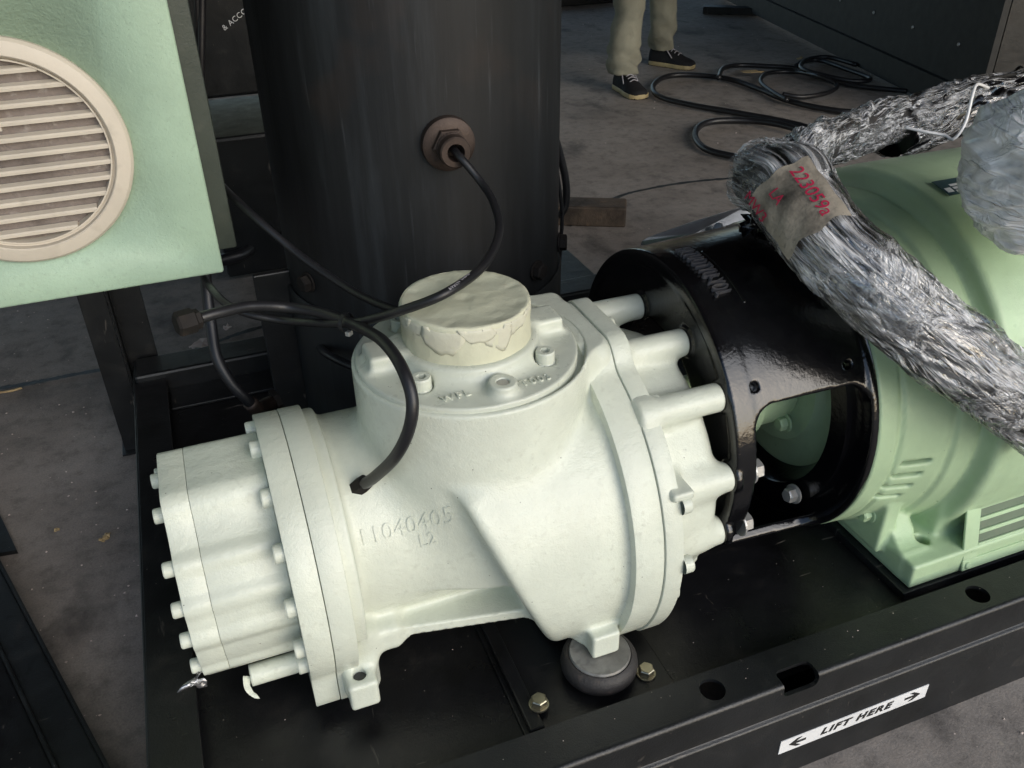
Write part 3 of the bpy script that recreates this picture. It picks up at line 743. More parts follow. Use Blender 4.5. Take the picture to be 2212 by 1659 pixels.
# ================================================================ MOTOR
mot = root('electric_motor', 'large pale green electric motor with cast feet and slotted side grille', 'electric motor', (1.2, .958, .18))
def f_motor(x, y, z):
    rho = np.hypot(y-BY, z-BZ); ang = np.degrees(np.arctan2(z-BZ, BY-y))
    rp = np.interp(x, [.79, .797, .828, .831, .835, .838, .905, .912, .918, .945, .952, .965, 1.0], [.2455, .2465, .2485, .2455, .2455, .2495, .2625, .2625, .269, .274, .272, .292, .302])
    sh = disc(rho-rp, x, .797, 1.55, .002)
    # cast frame: round above, box-like skirts below
    fr = disc(rho-.302, x, .958, 1.5, .012)
    d = smin(sh, fr, .006)
    sk_ = rbox(x, y, z, .962, 1.5, BY-.285, BY+.285, .335, .43, .006); d = smin(d, sk_, .012)
    low = rbox(x, y, z, .955, 1.5, BY-.25, BY+.25, .20, .42, .006); d = smin(d, low, .01)
    for s in (1, -1):
        yy = (BY-y)*s
        ft = rbox(x, yy, z, .880, 1.5, .10, .293, .1800, .2235, .004)
        # ramp up from the foot to the shield
        g = np.maximum(np.maximum(.884-x, x-.925), np.maximum(yy-.262, .05-yy)); g = np.maximum(g, z-(.224+np.clip((.262-yy)/.05, 0, 1)**1.5*.045)); g = np.maximum(g, .19-z)
        d = smin(d, smin(ft, g, .014), .008)
        br = rbox(x, yy, z, .864, .892, .10, .232, .205, .300, .004); d = smin(d, br, .006)
        wb = rbox(x, yy, z, .893, .915, .192, .205, .22, .32, .003); d = smin(d, wb, .004)
        hole = np.maximum(np.hypot(x-.932, yy-.248)-.0125, abs(z-.22)-.03); d = smax(d, -hole, .002)
        # drip slots in the end shield
        for sa, sx in ((-4, .868), (-9.5, .862), (-15, .856), (-20.5, .850)):
            aa = np.degrees(np.arctan2(z-BZ, yy)); q = np.hypot((np.clip(abs(x-sx)-.019, 0, 1)), (aa-sa)*.0046)-.0042
            d = smax(d, -np.maximum(q, abs(rho-.27)-.045), .003)
    d = smax(d, -disc(rho-.206, x, .78, .822, .001), .002)
    for i, xr in enumerate((1.08, 1.22, 1.36)): pass
    return smax(d, .18-z, .002)
mbody = link('motor_body', nets(f_motor, (.792, .650, .174), (1.505, 1.265, .72), .0041), M['green'], mot)
# shaft end, hub and coupling seen through the bell window
for nmn, prof in (('end_face', [(.204, .823), (.204, .8185), (.12, .817), (.112, .812), (.108, .803), (.06, .800)]),
                  ('shaft', [(.028, .785), (.028, .60)]),
                  ('coupling_hub', [(.074, .800), (.076, .797), (.076, .735), (.066, .733)]),
                  ('coupling_flange', [(.083, .7345), (.0870, .732), (.0870, .722), (.084, .7195), (.03, .719)])):
    me = lathe(prof, 64); me.transform(Matrix.Translation((0, BY, BZ)) @ Matrix.Rotation(R(90), 4, 'Y')); link(nmn, me, M['green'], mot, smooth=35)
gb = bolt_mesh(.020, .012, .0155, .003); gb.materials.append(M['green'])
link('bolt', gb, None, mot, mw=aim((.8645, .757, .262), (-1, 0, 0), .2))
link('bolt', gb, None, mot, mw=aim((0.7900, 0.8889, 0.3653), (-1, 0, 0), .2))
# slotted grille on the near side
gr = []
gx0, gx1 = .975, 1.45
def gp(u, v, d=0):  # u along x, v up the sloping panel
    y0, z0, y1, z1 = .6625, .186, .694, .318; n = Vector((0, -(z1-z0), (y1-y0))).normalized()
    return Vector((u, y0+(y1-y0)*v, z0+(z1-z0)*v))+n*d
def panel(u0, u1, v0, v1, th, name, mat):
    vs = [gp(u, v, d) for d in (0, th) for u, v in ((u0, v0), (u1, v0), (u1, v1), (u0, v1))]
    fs = [(3, 2, 1, 0), (4, 5, 6, 7), (0, 1, 5, 4), (1, 2, 6, 5), (2, 3, 7, 6), (3, 0, 4, 7)]
    bm = bmesh.new(); bm.from_mesh(mesh(vs, fs)); bmesh.ops.bevel(bm, geom=bm.edges[:], offset=.0008, segments=1, affect='EDGES'); return link(name, bm_mesh(bm), mat, mot)
panel(gx0, gx1, 0.0, .13, .004, 'grille_frame', M['green']); panel(gx0, gx1, .87, 1., .004, 'grille_frame', M['green']); panel(gx0, gx0+.028, .131, .869, .004, 'grille_frame', M['green'])
for i in range(4):
    v = .131+.74*(i+.75)/4.6; panel(gx0+.0285, gx1, v, v+.045, .0035, 'grille_slat', M['green'])
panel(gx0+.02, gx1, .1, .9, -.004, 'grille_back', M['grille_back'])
sc = lathe([(.0055, 0), (.0055, .0015), (.004, .003)], 16); sc.materials.append(M['green'])
nn = Vector((0, -.132, .0315)).normalized()
for u, v in ((.985, .06), (.985, .94)): link('screw', sc, None, mot, mw=aim(gp(u, v, .004), nn))
# rating label on top
def cyl_patch(x0, x1, a0, a1, rad, name, mat, par):
    vs = []; fs = []; n = 6
    for r in (rad-.0008, rad):
        for i in range(n+1):
            a = R(a0+(a1-a0)*i/n)
            for x in (x0, x1): vs.append((x, BY-r*math.cos(a), BZ+r*math.sin(a)))
    for i in range(n):
        b = i*2; t = (n+1)*2+i*2; fs += [(t, t+1, t+3, t+2), (b, b+2, b+3, b+1), (b, t, t+2, b+2), (b+1, b+3, t+3, t+1)]
    return link(name, mesh(vs, fs), mat, par, smooth=40)
lab = cyl_patch(.992, 1.046, 74.5, 81.5, .3068, 'rating_label', M['navy'], mot)
for k in range(3): cyl_patch(1.010, 1.044, 75.1+k*1.4, 76.1+k*1.4, .3074, 'label_field', M['white'], lab)
cyl_patch(.995, 1.006, 75.5, 77.5, .3074, 'label_field', M['white'], lab)

# ================================================================ OIL SEPARATOR VESSEL
VX, VY, VR = .3806, 1.4658, .25
ves = root('separator_vessel', 'tall black scuffed steel pressure vessel behind the taped port', 'pressure vessel', (VX, VY, .165))
link('shell', lathe([(.20, .166), (VR, .175), (VR, 2.0), (.24, 2.1), (.18, 2.18), (.05, 2.22)], 128, Matrix.Translation((VX, VY, 0))), M['vessel'], ves, smooth=40)
def on_vessel(az, z, d=0): return Vector((VX+(VR+d)*math.cos(R(az)), VY+(VR+d)*math.sin(R(az)), z))
FZ = .767; FA = -94
fp = on_vessel(FA, FZ); fn = Vector((math.cos(R(FA)), math.sin(R(FA)), 0))
fit = link('fitting_base', lathe([(.036, -.012), (.040, 0), (.039, .012), (.034, .015), (.020, .016)], 48, aim(fp, fn)), M['brown'], ves, smooth=35)
link('hex_collar', lathe([(.027, .014), (.027, .026), (.024, .028)], 6, aim(fp, fn)), M['brown'], fit)
link('threaded_ring', lathe([(.0225, .026), (.0225, .030), (.021, .031), (.0225, .032), (.0225, .034), (.021, .035), (.0225, .036), (.0225, .052), (.0205, .054), (.013, .054), (.0115, .050), (.0115, .02)], 40, aim(fp, fn), cap=False), M['brown'], fit, smooth=30)
link('fitting_bore', lathe([(.0118, .027), (.0118, .028)], 24, aim(fp, fn)), M['pore'], fit)
link('base_skirt', lathe([(.2535, .166), (.2560, .168), (.2560, .470), (.2535, .474), (.2505, .474)], 128, Matrix.Translation((VX, VY, 0)), cap=False), M['vessel'], ves, smooth=35)
vb = bolt_mesh(.026, .012, .018, .003); vb.materials.append(M['dark_nut'])
for a in (-204, -156, -104, -56, -27): link('bolt', vb, None, ves, mw=aim((VX+.2505*math.cos(R(a)), VY+.2505*math.sin(R(a)), .516), (math.cos(R(a)), math.sin(R(a)), 0), .3))
link('support_plate', boxm(.068, .215, 1.46, 1.472, .172, .50, bev=.003), M['matte_black'], ves)

# ================================================================ CABINET
cab = root('control_cabinet', 'hammered mint green steel control cabinet with a round beige louvred vent', 'cabinet', (-.2, 1.25, .60))
CYF = 1.22
cz0 = .6195
bm = bmesh.new(); box(bm, -.75, .0195, CYF, CYF+.055, cz0, 1.5, bev=.004, seg=3); front = link('front_panel', bm_mesh(bm), M['cabinet'], cab, smooth=40)
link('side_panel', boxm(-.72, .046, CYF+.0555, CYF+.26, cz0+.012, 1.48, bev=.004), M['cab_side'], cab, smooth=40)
VX0, VZ0 = -.201, .8205
boolean(front, [lathe([(.118, -.03), (.118, .03)], 72, aim((VX0, CYF, VZ0), (0, -1, 0)))])
vent = link('vent_ring', lathe([(.141, 0), (.1405, .006), (.137, .010), (.129, .0125), (.121, .0135), (.1195, .012), (.119, .003), (.116, .002), (.1155, .006), (.1135, .006), (.1125, -.012)], 96, aim((VX0, CYF, VZ0), (0, -1, 0)), cap=False), M['beige'], cab, smooth=28)
link('vent_filter', lathe([(.114, -.014), (.114, -.009)], 64, aim((VX0, CYF, VZ0), (0, -1, 0))), M['grime'], vent, smooth=30)
z = VZ0-.1045; k = 0
while z < VZ0+.11:
    zz_ = max(abs(z-VZ0), abs(z+.006-VZ0)); hw = math.sqrt(max(0, .1165**2-zz_**2))
    if hw > .02:
        sec = [(.0045, 0), (.0050, .0035), (.0035, .0056), (-.006, .0078), (-.0075, .006), (-.006, .0015)]
        vs = []; nn_ = len(sec)
        for xx in (VX0-hw, VX0+hw):
            for q, p in sec: vs.append((xx, CYF-q, z+p))
        fs = [tuple(range(nn_))[::-1], tuple(range(nn_, 2*nn_))]+[(i, (i+1) % nn_, nn_+(i+1) % nn_, nn_+i) for i in range(nn_)]
        bm = bmesh.new(); bm.from_mesh(mesh(vs, fs)); link('louvre', bm_mesh(bm), M['beige'], vent)
    z += .0200; k += 1
link('vent_mullion', boxm(VX0-.004, VX0+.0, CYF-.003, CYF+.008, VZ0+.03, VZ0+.108), M['beige'], vent)

# steel stand behind the cabinet
stand = root('cabinet_stand', 'black angle iron stand post under the green cabinet', 'steel stand', (-.2, 1.78, 0))
link('post', boxm(-.256, -.206, 1.76, 1.768, .004, 1.2, bev=.001), M['matte_black'], stand)
bm = bmesh.new(); box(bm, -.2055, -.142, 1.80, 1.806, .13, 1.2, bev=.001)
o = link('post', bm_mesh(bm), M['matte_black'], stand); boolean(o, [boxm(-.172, -.164, 1.78, 1.83, .365, .39, bev=.003)])
link('post_web', boxm(-.2058, -.2018, 1.7685, 1.7995, .02, 1.2), M['matte_black'], stand)
link('foot_plate', boxm(-.262, -.205, 1.745, 1.80, .0005, .0045), M['matte_black'], stand)

# ================================================================ HOSES
def fitting(par, p, d, af=.019, L=.018, mat='dark_nut'):
    link('nut', lathe([(af*.53, 0), (af*.577, L*.08), (af*.577, L*.85), (af*.5, L)], 6, aim(p, d)), M[mat], par)
hoseA = root('air_hose', 'thick black hose from the cream casing looping back to a loose hex nut', 'hose', (0.1128, 0.8450, 0.4780))
P0 = Vector((0.1118, 0.8480, 0.4731)); P1 = Vector((0.1284, 0.8300, 0.4958))
pa = [(0.1193, 0.8380, 0.4841), (0.1331, 0.8150, 0.5111), (0.1524, 0.7800, 0.5594), (0.1674, 0.7650, 0.6034), (0.1746, 0.7700, 0.6377), (0.1725, 0.8000, 0.6621), (0.1679, 0.8600, 0.6617), (0.1589, 0.9200, 0.6488), (0.1466, 0.9750, 0.6353), (0.1208, 1.0200, 0.6312), (0.0842, 1.0500, 0.6316), (0.0385, 1.0400, 0.6469), (-0.0014, 1.0200, 0.6555), (-0.0320, 1.0100, 0.6565)]
link('tube', tube(pa, .0071, 16, 12), M['hose'], hoseA)
fitting(hoseA, P0, P1-P0, .019, .024)
e0 = Vector(pa[-1]); e1 = Vector(pa[-2]); d_ = (e0-e1).normalized()
link('end_nut', lathe([(.0072, -.008), (.0125, -.005), (.0125, .0), (.0155, .002), (.0155, .021), (.0130, .024), (.006, .0241)], 6, aim(e0-d_*.004, d_)), M['dark_nut'], hoseA)
link('casing_stub', lathe([(.0105, 0), (.0105, .012)], 6, aim(P0-(P1-P0).normalized()*.011+Vector((.0, 0, 0)), P1-P0)), M['cream'], hoseA)
hoseB = root('control_hose', 'thin black hose running from the brown vessel fitting down across the taped port', 'hose', fp)
hb = [tuple(fp+fn*.03), tuple(fp+fn*.058+Vector((.004, 0, -.004))), (0.3845, 1.1300, 0.7307), (0.3846, 1.0800, 0.7171), (0.3657, 1.0100, 0.7060), (0.3129, 0.9200, 0.7057), (0.2449, 0.8550, 0.7111), (0.1982, 0.8800, 0.6862), (0.1688, 0.9300, 0.6556), (0.1455, 0.9700, 0.6348), (0.1188, 1.0200, 0.6161), (0.0836, 1.0800, 0.5971), (0.0416, 1.1000, 0.6051), (0.0152, 1.1300, 0.6101), (-0.0013, 1.1800, 0.6130), (-0.0103, 1.3000, 0.5898), (-0.0058, 1.4200, 0.5949)]
link('tube', tube(hb, .0056, 16, 12), M['hose'], hoseB)
pn = textmesh('PARKER  PARFLEX', .0052, .0002, 0, 1.1); path = smoothpath(hb[4:8], 12)
bm = bmesh.new(); bm.from_mesh(pn); bpy.data.meshes.remove(pn); base = [Vector((0.3310, 1.0050, 0.6545)), Vector((0.2807, 0.9800, 0.6470)), Vector((0.2302, 0.9800, 0.6356))]
camp = Vector((0, 0, 1.15)); L_ = (base[2]-base[0]).length
hp = smoothpath(hb[5:8], 24); hl = [0.]
for a, b in zip(hp, hp[1:]): hl.append(hl[-1]+(b-a).length)
for v in bm.verts:
    s = hl[-1]*.45-v.co.x; i = max(0, min(len(hp)-2, int(np.searchsorted(hl, s))-1)); t = (s-hl[i])/(hl[i+1]-hl[i]); p = hp[i].lerp(hp[i+1], t)
    tg = (hp[i+1]-hp[i]).normalized(); vw = (Vector((0, -.5, .85))-tg*tg.dot(Vector((0, -.5, .85)))).normalized(); sd_ = tg.cross(vw)
    a = -v.co.y/.0056; v.co = p+(vw*math.cos(a)+sd_*math.sin(a))*(.0057+(.0001 if v.co.z > 0 else -.0002))
link('printed_lettering', bm_mesh(bm), M['lace'], hoseB)
hc = root('rear_hose', 'thin black hose sagging diagonally across the black vessel behind the tied hoses', 'hose', (0.1294, 1.2700, 0.6119))
link('tube', tube([(0.0294, 1.5000, 0.7048), (0.0429, 1.3800, 0.6983), (0.0664, 1.2500, 0.6992), (0.1203, 1.1800, 0.6500), (0.1685, 1.1100, 0.6214), (0.1936, 1.0500, 0.6207), (0.2132, 1.0000, 0.6268), (0.2289, 0.9900, 0.6243)], .0056, 14, 10), M['hose'], hc)
hd = root('drain_hose', 'black hose dropping from behind the green cabinet to a fitting on the deck', 'hose', (0.0371, 1.5592, 0.1700))
link('tube', tube([(-0.0035, 1.3600, 0.5866), (-0.0097, 1.3300, 0.5528), (-0.0150, 1.3000, 0.5028), (-0.0173, 1.2700, 0.4605), (-0.0052, 1.2500, 0.4219), (0.0126, 1.2400, 0.3910), (0.0246, 1.2450, 0.3687)], .0088, 14, 10), M['hose'], hd)
link('elbow_fitting', tube([(0.0169, 1.2400, 0.3828), (0.0263, 1.2500, 0.3616), (0.0351, 1.2900, 0.3381), (0.0562, 1.3300, 0.3194)], .0125, 8, 4), M['brown'], hd)
link('flange_nut', lathe([(.02, 0), (.02, .01)], 6, aim((0.0562, 1.3300, 0.3194), (1, .3, .1))), M['dark_nut'], hd)
he = root('cable_pair', 'two shiny black cables hanging down beside the green cabinet', 'cable', (.03, 1.4, .9))
link('tube', tube([(0.1061, 1.5000, 1.0985), (0.0742, 1.5000, 0.9414), (0.0531, 1.5000, 0.8420), (0.0373, 1.5200, 0.7442), (0.0266, 1.5600, 0.6549)], .0060, 12, 8), M['hose'], he)
link('tube', tube([(0.0972, 1.5000, 1.0988), (0.0669, 1.5000, 0.9420), (0.0531, 1.5200, 0.8451), (0.0365, 1.5500, 0.7208)], .0050, 12, 8), M['hose'], he)
tie = root('cable_tie', 'small metal cable tie bundling the two hoses left of the taped port', 'cable tie', (0.1460, 0.9720, 0.6350))
tc = Vector((0.1460, 0.9720, 0.6350)); td = (Vector((0.1230, 1.0000, 0.6318))-tc).normalized()
link('band', lathe([(.0125, -.003), (.0130, -.003), (.0130, .003), (.0125, .003)], 24, aim(tc, td), cap=False), M['hose'], tie)
link('buckle', boxm(-.005, .005, -.004, .002, -.0045, .0045, bev=.001), M['steel'], tie, mw=aim(tc+Vector((0, -.008, -.010)), td)) if False else link('buckle', (lambda m_: (m_.transform(aim(tc+Vector((0, -.010, -.009)), td)), m_)[1])(boxm(-.004, .004, -.004, .002, -.0035, .0035, bev=.001)), M['steel'], tie)
# hose with a flat end on the deck bottom left of the vessel
hf = root('bypass_hose', 'short dark hose low on the vessel behind the cream neck', 'hose', (0.1671, 1.3000, 0.4111))
link('tube', tube([(0.1572, 1.4000, 0.3739), (0.1518, 1.3000, 0.4146), (0.1718, 1.2400, 0.4232), (0.2079, 1.2000, 0.4170), (0.2366, 1.2000, 0.3968)], .007, 12, 8), M['hose'], hf)
hg = root('oil_hose', 'black hose curving beside the right flank of the vessel', 'hose', (0.7962, 1.7500, 0.4447))
link('tube', tube([(0.6898, 1.6000, 0.6640), (0.7206, 1.6200, 0.5986), (0.7387, 1.6200, 0.5273), (0.7396, 1.6200, 0.4761), (0.7250, 1.6200, 0.4471)], .008, 12, 8), M['hose'], hg)
link('tube', tube([(0.6865, 1.5800, 0.6329), (0.7060, 1.5800, 0.5349), (0.7136, 1.5800, 0.4531), (0.7069, 1.5800, 0.3256)], .004, 10, 8), M['hose'], hg)
hk = root('background_hose', 'black hose crossing low between the cabinet and the vessel', 'hose', (0.1865, 3.4100, 0.0500))
link('tube', tube([(0.0728, 3.3211, 0.1200), (0.1292, 3.2239, 0.1200), (0.2331, 3.1403, 0.1200), (0.3474, 3.0374, 0.1200)], .018, 12, 6), M['hose'], hk)
hl_ = root('background_hose', 'black hose bent up from the floor right behind the cabinet corner', 'hose', (0.1461, 2.7875, 0.0500))
link('tube', tube([(-0.0642, 2.4894, 0.1000), (0.0411, 2.5072, 0.1000), (0.1112, 2.5388, 0.1000), (0.1663, 2.6493, 0.1000), (0.2907, 2.8991, 0.1000)], .018, 12, 6), M['hose'], hl_)

# ================================================================ FILM-WRAPPED PIPES ON THE MOTOR
def film_tube(pts, rad, name, mat, par, nu=420, nv=120, amp=.006, twist=3.0, ext=0, seed=0):
    path = smoothpath(pts, max(4, nu//(len(pts)-1))); F = frames(path); m = len(path); L = [0.]
    for a, b in zip(path, path[1:]): L.append(L[-1]+(b-a).length)
    i_ = np.arange(m)[:, None]; k_ = np.arange(nv)[None, :]
    P = np.array([tuple(p) for p in path]); A1 = np.array([tuple(f[0]) for f in F]); A2 = np.array([tuple(f[1]) for f in F])
    Ls = np.array(L)[:, None]; th = 2*np.pi*k_/nv+0*i_
    cx, cy = np.cos(th), np.sin(th)
    s = Ls/rad
    # creases run spirally along the roll
    hlx = th*1.0+s*.38
    n1 = fbm(s*.7+seed, cx*1.3+5, cy*1.3, 3)
    cr = np.abs(fbm(np.cos(hlx)*2.2+seed, np.sin(hlx)*2.2, s*.35+9, 3))
    cr2 = np.abs(fbm(cx*3+seed+3, cy*3, s*1.6, 2))
    rr = (rad(np.linspace(0, 1, m))[:, None] if callable(rad) else rad)+amp*(n1*.9-cr*1.1+.35-cr2*.35+.1)
    V = P[:, None, :]+A1[:, None, :]*(cx*rr)[:, :, None]+A2[:, None, :]*(cy*rr)[:, :, None]
    vs = V.reshape(-1, 3); idx = (i_*nv+k_); nx_ = (k_+1) % nv
    q = np.stack([i_[:-1]*nv+k_, i_[:-1]*nv+nx_, i_[1:]*nv+nx_, i_[1:]*nv+k_], 2).reshape(-1, 4)
    me = bpy.data.meshes.new('film'); me.from_pydata(vs.tolist(), [], q.tolist()); 
    uvl = me.uv_layers.new(name='UVMap'); U = np.zeros((len(q), 4, 2)); 
    Lr = (np.array(L)/ (2*np.pi*.05)); ii = (q[:, 0]//nv); kk = q[:, 0] % nv
    for c_, (di, dk) in enumerate(((0, 0), (0, 1), (1, 1), (1, 0))):
        U[:, c_, 0] = Lr[np.minimum(ii+di, m-1)]; U[:, c_, 1] = (kk+dk)/nv
    uvl.data.foreach_set('uv', U.ravel()); 
    return link(name, me, mat, par, smooth=180)
w1 = root('wrapped_pipe', 'black hose wrapped in shiny stretch film lying diagonally over the bell housing and motor', 'wrapped hose', (0.7489, 0.7250, 0.6742))
wp = [tuple(Vector((0.7134, 0.8924, 0.7670))+Vector((0, .05, -.01))), (0.7123, 0.8791, 0.7591), (0.7107, 0.8527, 0.7468), (0.7165, 0.7896, 0.7141), (0.7483, 0.7324, 0.6740), (0.7945, 0.6925, 0.6333), (0.8503, 0.6595, 0.5860), (0.9364, 0.6314, 0.5243), (1.0149, 0.6173, 0.4673)]
link('pipe', tube(wp, .041, 32, 14), M['sleeve'], w1)
film_tube(wp, .0485, 'stretch_film', M['film'], w1, amp=.0045)
film_tube(wp, .0525, 'stretch_film', M['film_thin'], w1, amp=.0056, seed=31)
# elbow head with a written tag
tagp = Vector((0.6803, 0.7963, 0.7756)); 
def tag_sheet():
    import itertools
    vs = []; fs = []; n = 16
    a = smoothpath(wp, 20); i0 = min(range(len(a)), key=lambda i: (a[i]-Vector((0.7098, 0.8263, 0.7319))).length)
    F = frames(a)
    ctr = a[i0]; tg = (a[i0+1]-a[i0]).normalized(); vw = (Vector((0, 0, 1.15))-ctr); vw = (vw-tg*vw.dot(tg)).normalized(); sd = tg.cross(vw)
    return ctr, tg, vw, sd
ctr, tg, vw, sd = tag_sheet()
def on_tag(u, v, d=0):
    a = -v/.052; return ctr+tg*u+(vw*math.cos(a)+sd*math.sin(a))*(.0600+d)
def wrap_grid(u0, u1, v0, v1, n=14, d=0):
    vs = []; fs = []
    for i in range(n+1):
        for k in range(n+1):
            u = u0+(u1-u0)*i/n; v = v0+(v1-v0)*k/n
            jag = 0
            if i == 0: jag = .0015*math.sin(k*1.3)
            if i == n: jag = .003*math.sin(k*.9+1)
            vs.append(on_tag(u+jag, v, d+.001*math.sin(i*1.1+k)))
    for i in range(n):
        for k in range(n): fs.append((i*(n+1)+k, i*(n+1)+k+1, (i+1)*(n+1)+k+1, (i+1)*(n+1)+k))
    return mesh(vs, fs)
tg_o = link('paper_tag', wrap_grid(-.050, .046, -.044, .040), M['card'], w1, smooth=180)
for s_, sz, u0, v0 in (('223059a', .025, -.002, .018), ('LA', .02, -.022, -.012), ('MW3', .022, -.035, -.038)):
    me = textmesh(s_, sz, .0003, .1, 1.0); bm = bmesh.new(); bm.from_mesh(me); bpy.data.meshes.remove(me)
    bmesh.ops.subdivide_edges(bm, edges=[e for e in bm.edges if e.calc_length() > .004], cuts=2)
    for v in bm.verts: v.co = on_tag(u0+v.co.x*.9, v0+v.co.y*.8, .0022+(v.co.z > 0)*.0003)
    link('handwriting', bm_mesh(bm), M['red_ink'], tg_o)
# torn black bag under the elbow
scrap(([(0.6975, 0.9541, 0.6750), (0.7150, 0.9125, 0.6710), (0.7311, 0.8808, 0.6634), (0.7479, 0.8400, 0.6491), (0.7555, 0.8063, 0.6291)], [(0.7723, 1.0091, 0.6832), (0.7695, 0.9396, 0.6874), (0.7713, 0.8885, 0.6791), (0.7705, 0.8442, 0.6634), (0.7754, 0.8062, 0.6387)]), M['gloss_black'], 'torn_bag', w1, amp=.013, n=22)
w2 = root('wrapped_hose_end', 'film wrapped hose elbow rising behind the tag towards the dark casing', 'wrapped hose', (1.1746, 1.3000, 0.6497))
wq = [(0.8426, 1.0200, 0.6761), (0.8450, 1.0500, 0.6913), (0.9195, 1.1200, 0.6928), (1.0312, 1.2000, 0.6851), (1.1860, 1.2800, 0.6668), (1.3162, 1.3400, 0.6599), (1.4183, 1.3600, 0.6505)]
link('pipe', tube(wq, .036, 24, 12), M['rubber'], w2)
film_tube(wq, .042, 'stretch_film', M['film'], w2, nu=260, amp=.007, seed=12)
w3 = root('wrapped_pipe', 'dark film wrapped pipe at the upper right behind the milky bag', 'wrapped hose', (1.5208, 1.4000, 0.6386))
wr = [(1.3173, 1.3400, 0.6351), (1.4218, 1.3600, 0.6390), (1.5399, 1.3800, 0.6528), (1.6336, 1.3800, 0.6552), (1.7639, 1.3800, 0.6560), (1.8875, 1.3800, 0.6531)]
link('pipe', tube(wr, .050, 24, 10), M['gloss_black'], w3)
film_tube(wr, .056, 'stretch_film', M['film_thin'], w3, nu=220, amp=.008, seed=44)
cord = tube([(1.2797, 1.2700, 0.6670), (1.3026, 1.2400, 0.6635), (1.3287, 1.2200, 0.6597), (1.3319, 1.2000, 0.6578), (1.3500, 1.2000, 0.6855), (1.3724, 1.2200, 0.7327), (1.4123, 1.2500, 0.7370), (1.4994, 1.3000, 0.7104)], .003, 8, 8)
link('film_edge', cord, M['film_milky'], w3)
# milky plastic bundle on the motor top
bag = root('plastic_bundle', 'large milky plastic wrapped bundle resting on top of the motor at the right edge', 'plastic bundle', (1.3233, 1.0500, 0.6683))
def bag_mesh(c, rx, ry, rz, nu=200, nv=130, seed=0, amp=.10):
    u = np.linspace(0, 2*np.pi, nu, endpoint=False)[:, None]; v = np.linspace(.02, np.pi-.02, nv)[None, :]
    X, Y, Z = np.cos(u)*np.sin(v), np.sin(u)*np.sin(v), np.cos(v)+0*u
    n1 = fbm(X*1.6+seed, Y*1.6, Z*1.6, 3); cr = np.abs(fbm(X*3+seed, Y*3+Z*4, Z*1.2, 4)); cr2 = np.abs(fbm(X*7+seed, Y*7, Z*7, 3))
    r = 1+amp*(n1-cr*.8-.12*cr2)
    V = np.stack([c[0]+rx*X*r, c[1]+ry*Y*r, c[2]+rz*Z*r], 2).reshape(-1, 3)
    i = np.arange(nu)[:, None]; k = np.arange(nv-1)[None, :]; j = (i+1) % nu
    q = np.stack([i*nv+k, i*nv+k+1, j*nv+k+1, j*nv+k], 2).reshape(-1, 4)
    me = bpy.data.meshes.new('bag'); me.from_pydata(V.tolist(), [], q.tolist()); uvl = me.uv_layers.new(name='UVMap')
    U = np.zeros((len(q), 4, 2)); ii = q[:, 0]//nv; kk = q[:, 0] % nv
    for c_, (di, dk) in enumerate(((0, 0), (0, 1), (1, 1), (1, 0))): U[:, c_, 0] = (ii+di)/nu*3; U[:, c_, 1] = (kk+dk)/nv*1.2
    uvl.data.foreach_set('uv', U.ravel()); return me
bc = Vector((0.9741, 0.7042, 0.8000))
link('milky_film', bag_mesh(bc, .125, .13, .105, amp=.10), M['film_milky'], bag, smooth=180)
link('contents', bag_mesh(bc, .085, .09, .07, 60, 40, amp=.1), M['steel'], bag, smooth=180)
scrap(([(1.0063, 0.8000, 0.6365), (1.0267, 0.7900, 0.6321), (1.0556, 0.7900, 0.6339), (1.0858, 0.7900, 0.6441)], [(1.0067, 0.8000, 0.6399), (1.0396, 0.8000, 0.6326), (1.0753, 0.8200, 0.6445), (1.1018, 0.8500, 0.6817)]), M['film_milky'], 'loose_film', bag, amp=.008)

# ================================================================ BACKGROUND
enc = root('black_enclosure', 'tall black sheet metal machine enclosure at the upper right behind the cable coils', 'machine enclosure', (3.5, 3.0, 0))
A0, A1 = Vector((3.33, 2.92, 0)), Vector((4.25, 6.4, 0)); dv = (A1-A0).normalized(); pvn = Vector((dv.y, -dv.x, 0))
def slab(a, b, z0, z1, th, name, mat, par, n):
    vs = [Vector((p.x, p.y, zz))+n*t for t in (0, th) for zz in (z0, z1) for p in (a, b)]
    fs = [(0, 1, 3, 2), (4, 6, 7, 5), (0, 4, 5, 1), (2, 3, 7, 6), (0, 2, 6, 4), (1, 5, 7, 3)]
    return link(name, mesh(vs, fs), mat, par)
slab(A0, A1, .02, 2.4, .03, 'side_panel', M['enclosure'], enc, pvn)
slab(A0+pvn*.035, A0+pvn*2.2-dv*.1, .02, 2.4, .03, 'end_panel', M['matte_black'], enc, dv)
slab(A0-pvn*.03, A1-pvn*.03, .02, .14, .028, 'base_rail', M['enclosure'], enc, pvn)
rv = lathe([(.009, 0), (.007, .005)], 12); rv.materials.append(M['steel'])
for k in range(8): link('rivet', rv, None, enc, mw=aim(A0+dv*(.25+.42*k)+Vector((0, 0, .30+.0*k))-pvn*.001, -pvn))
bx = root('black_machine', 'black machine body with small white lettering in the gloom left of the vessel', 'machine', (.1, 2.7, 0))
link('body', boxm(-.9, .55, 2.75, 3.3, .50, 2.2, bev=.01), M['matte_black'], bx)
link('lower_box', boxm(.05, .50, 2.55, 3.0, .02, .44, bev=.01), M['matte_black'], bx)
me = textmesh('& ACCO', .021, .0004, 0, 1.1); me.transform(Matrix.Translation((0.2134, 2.7490, 0.7114)) @ Matrix.Rotation(R(-32), 4, 'Y') @ Matrix.Rotation(R(90), 4, 'X')); link('white_lettering', me, M['white'], bx)
br = root('steel_bracket', 'black steel box bracket on the skid rear corner right of the vessel', 'bracket', (.9, 1.9, 0))
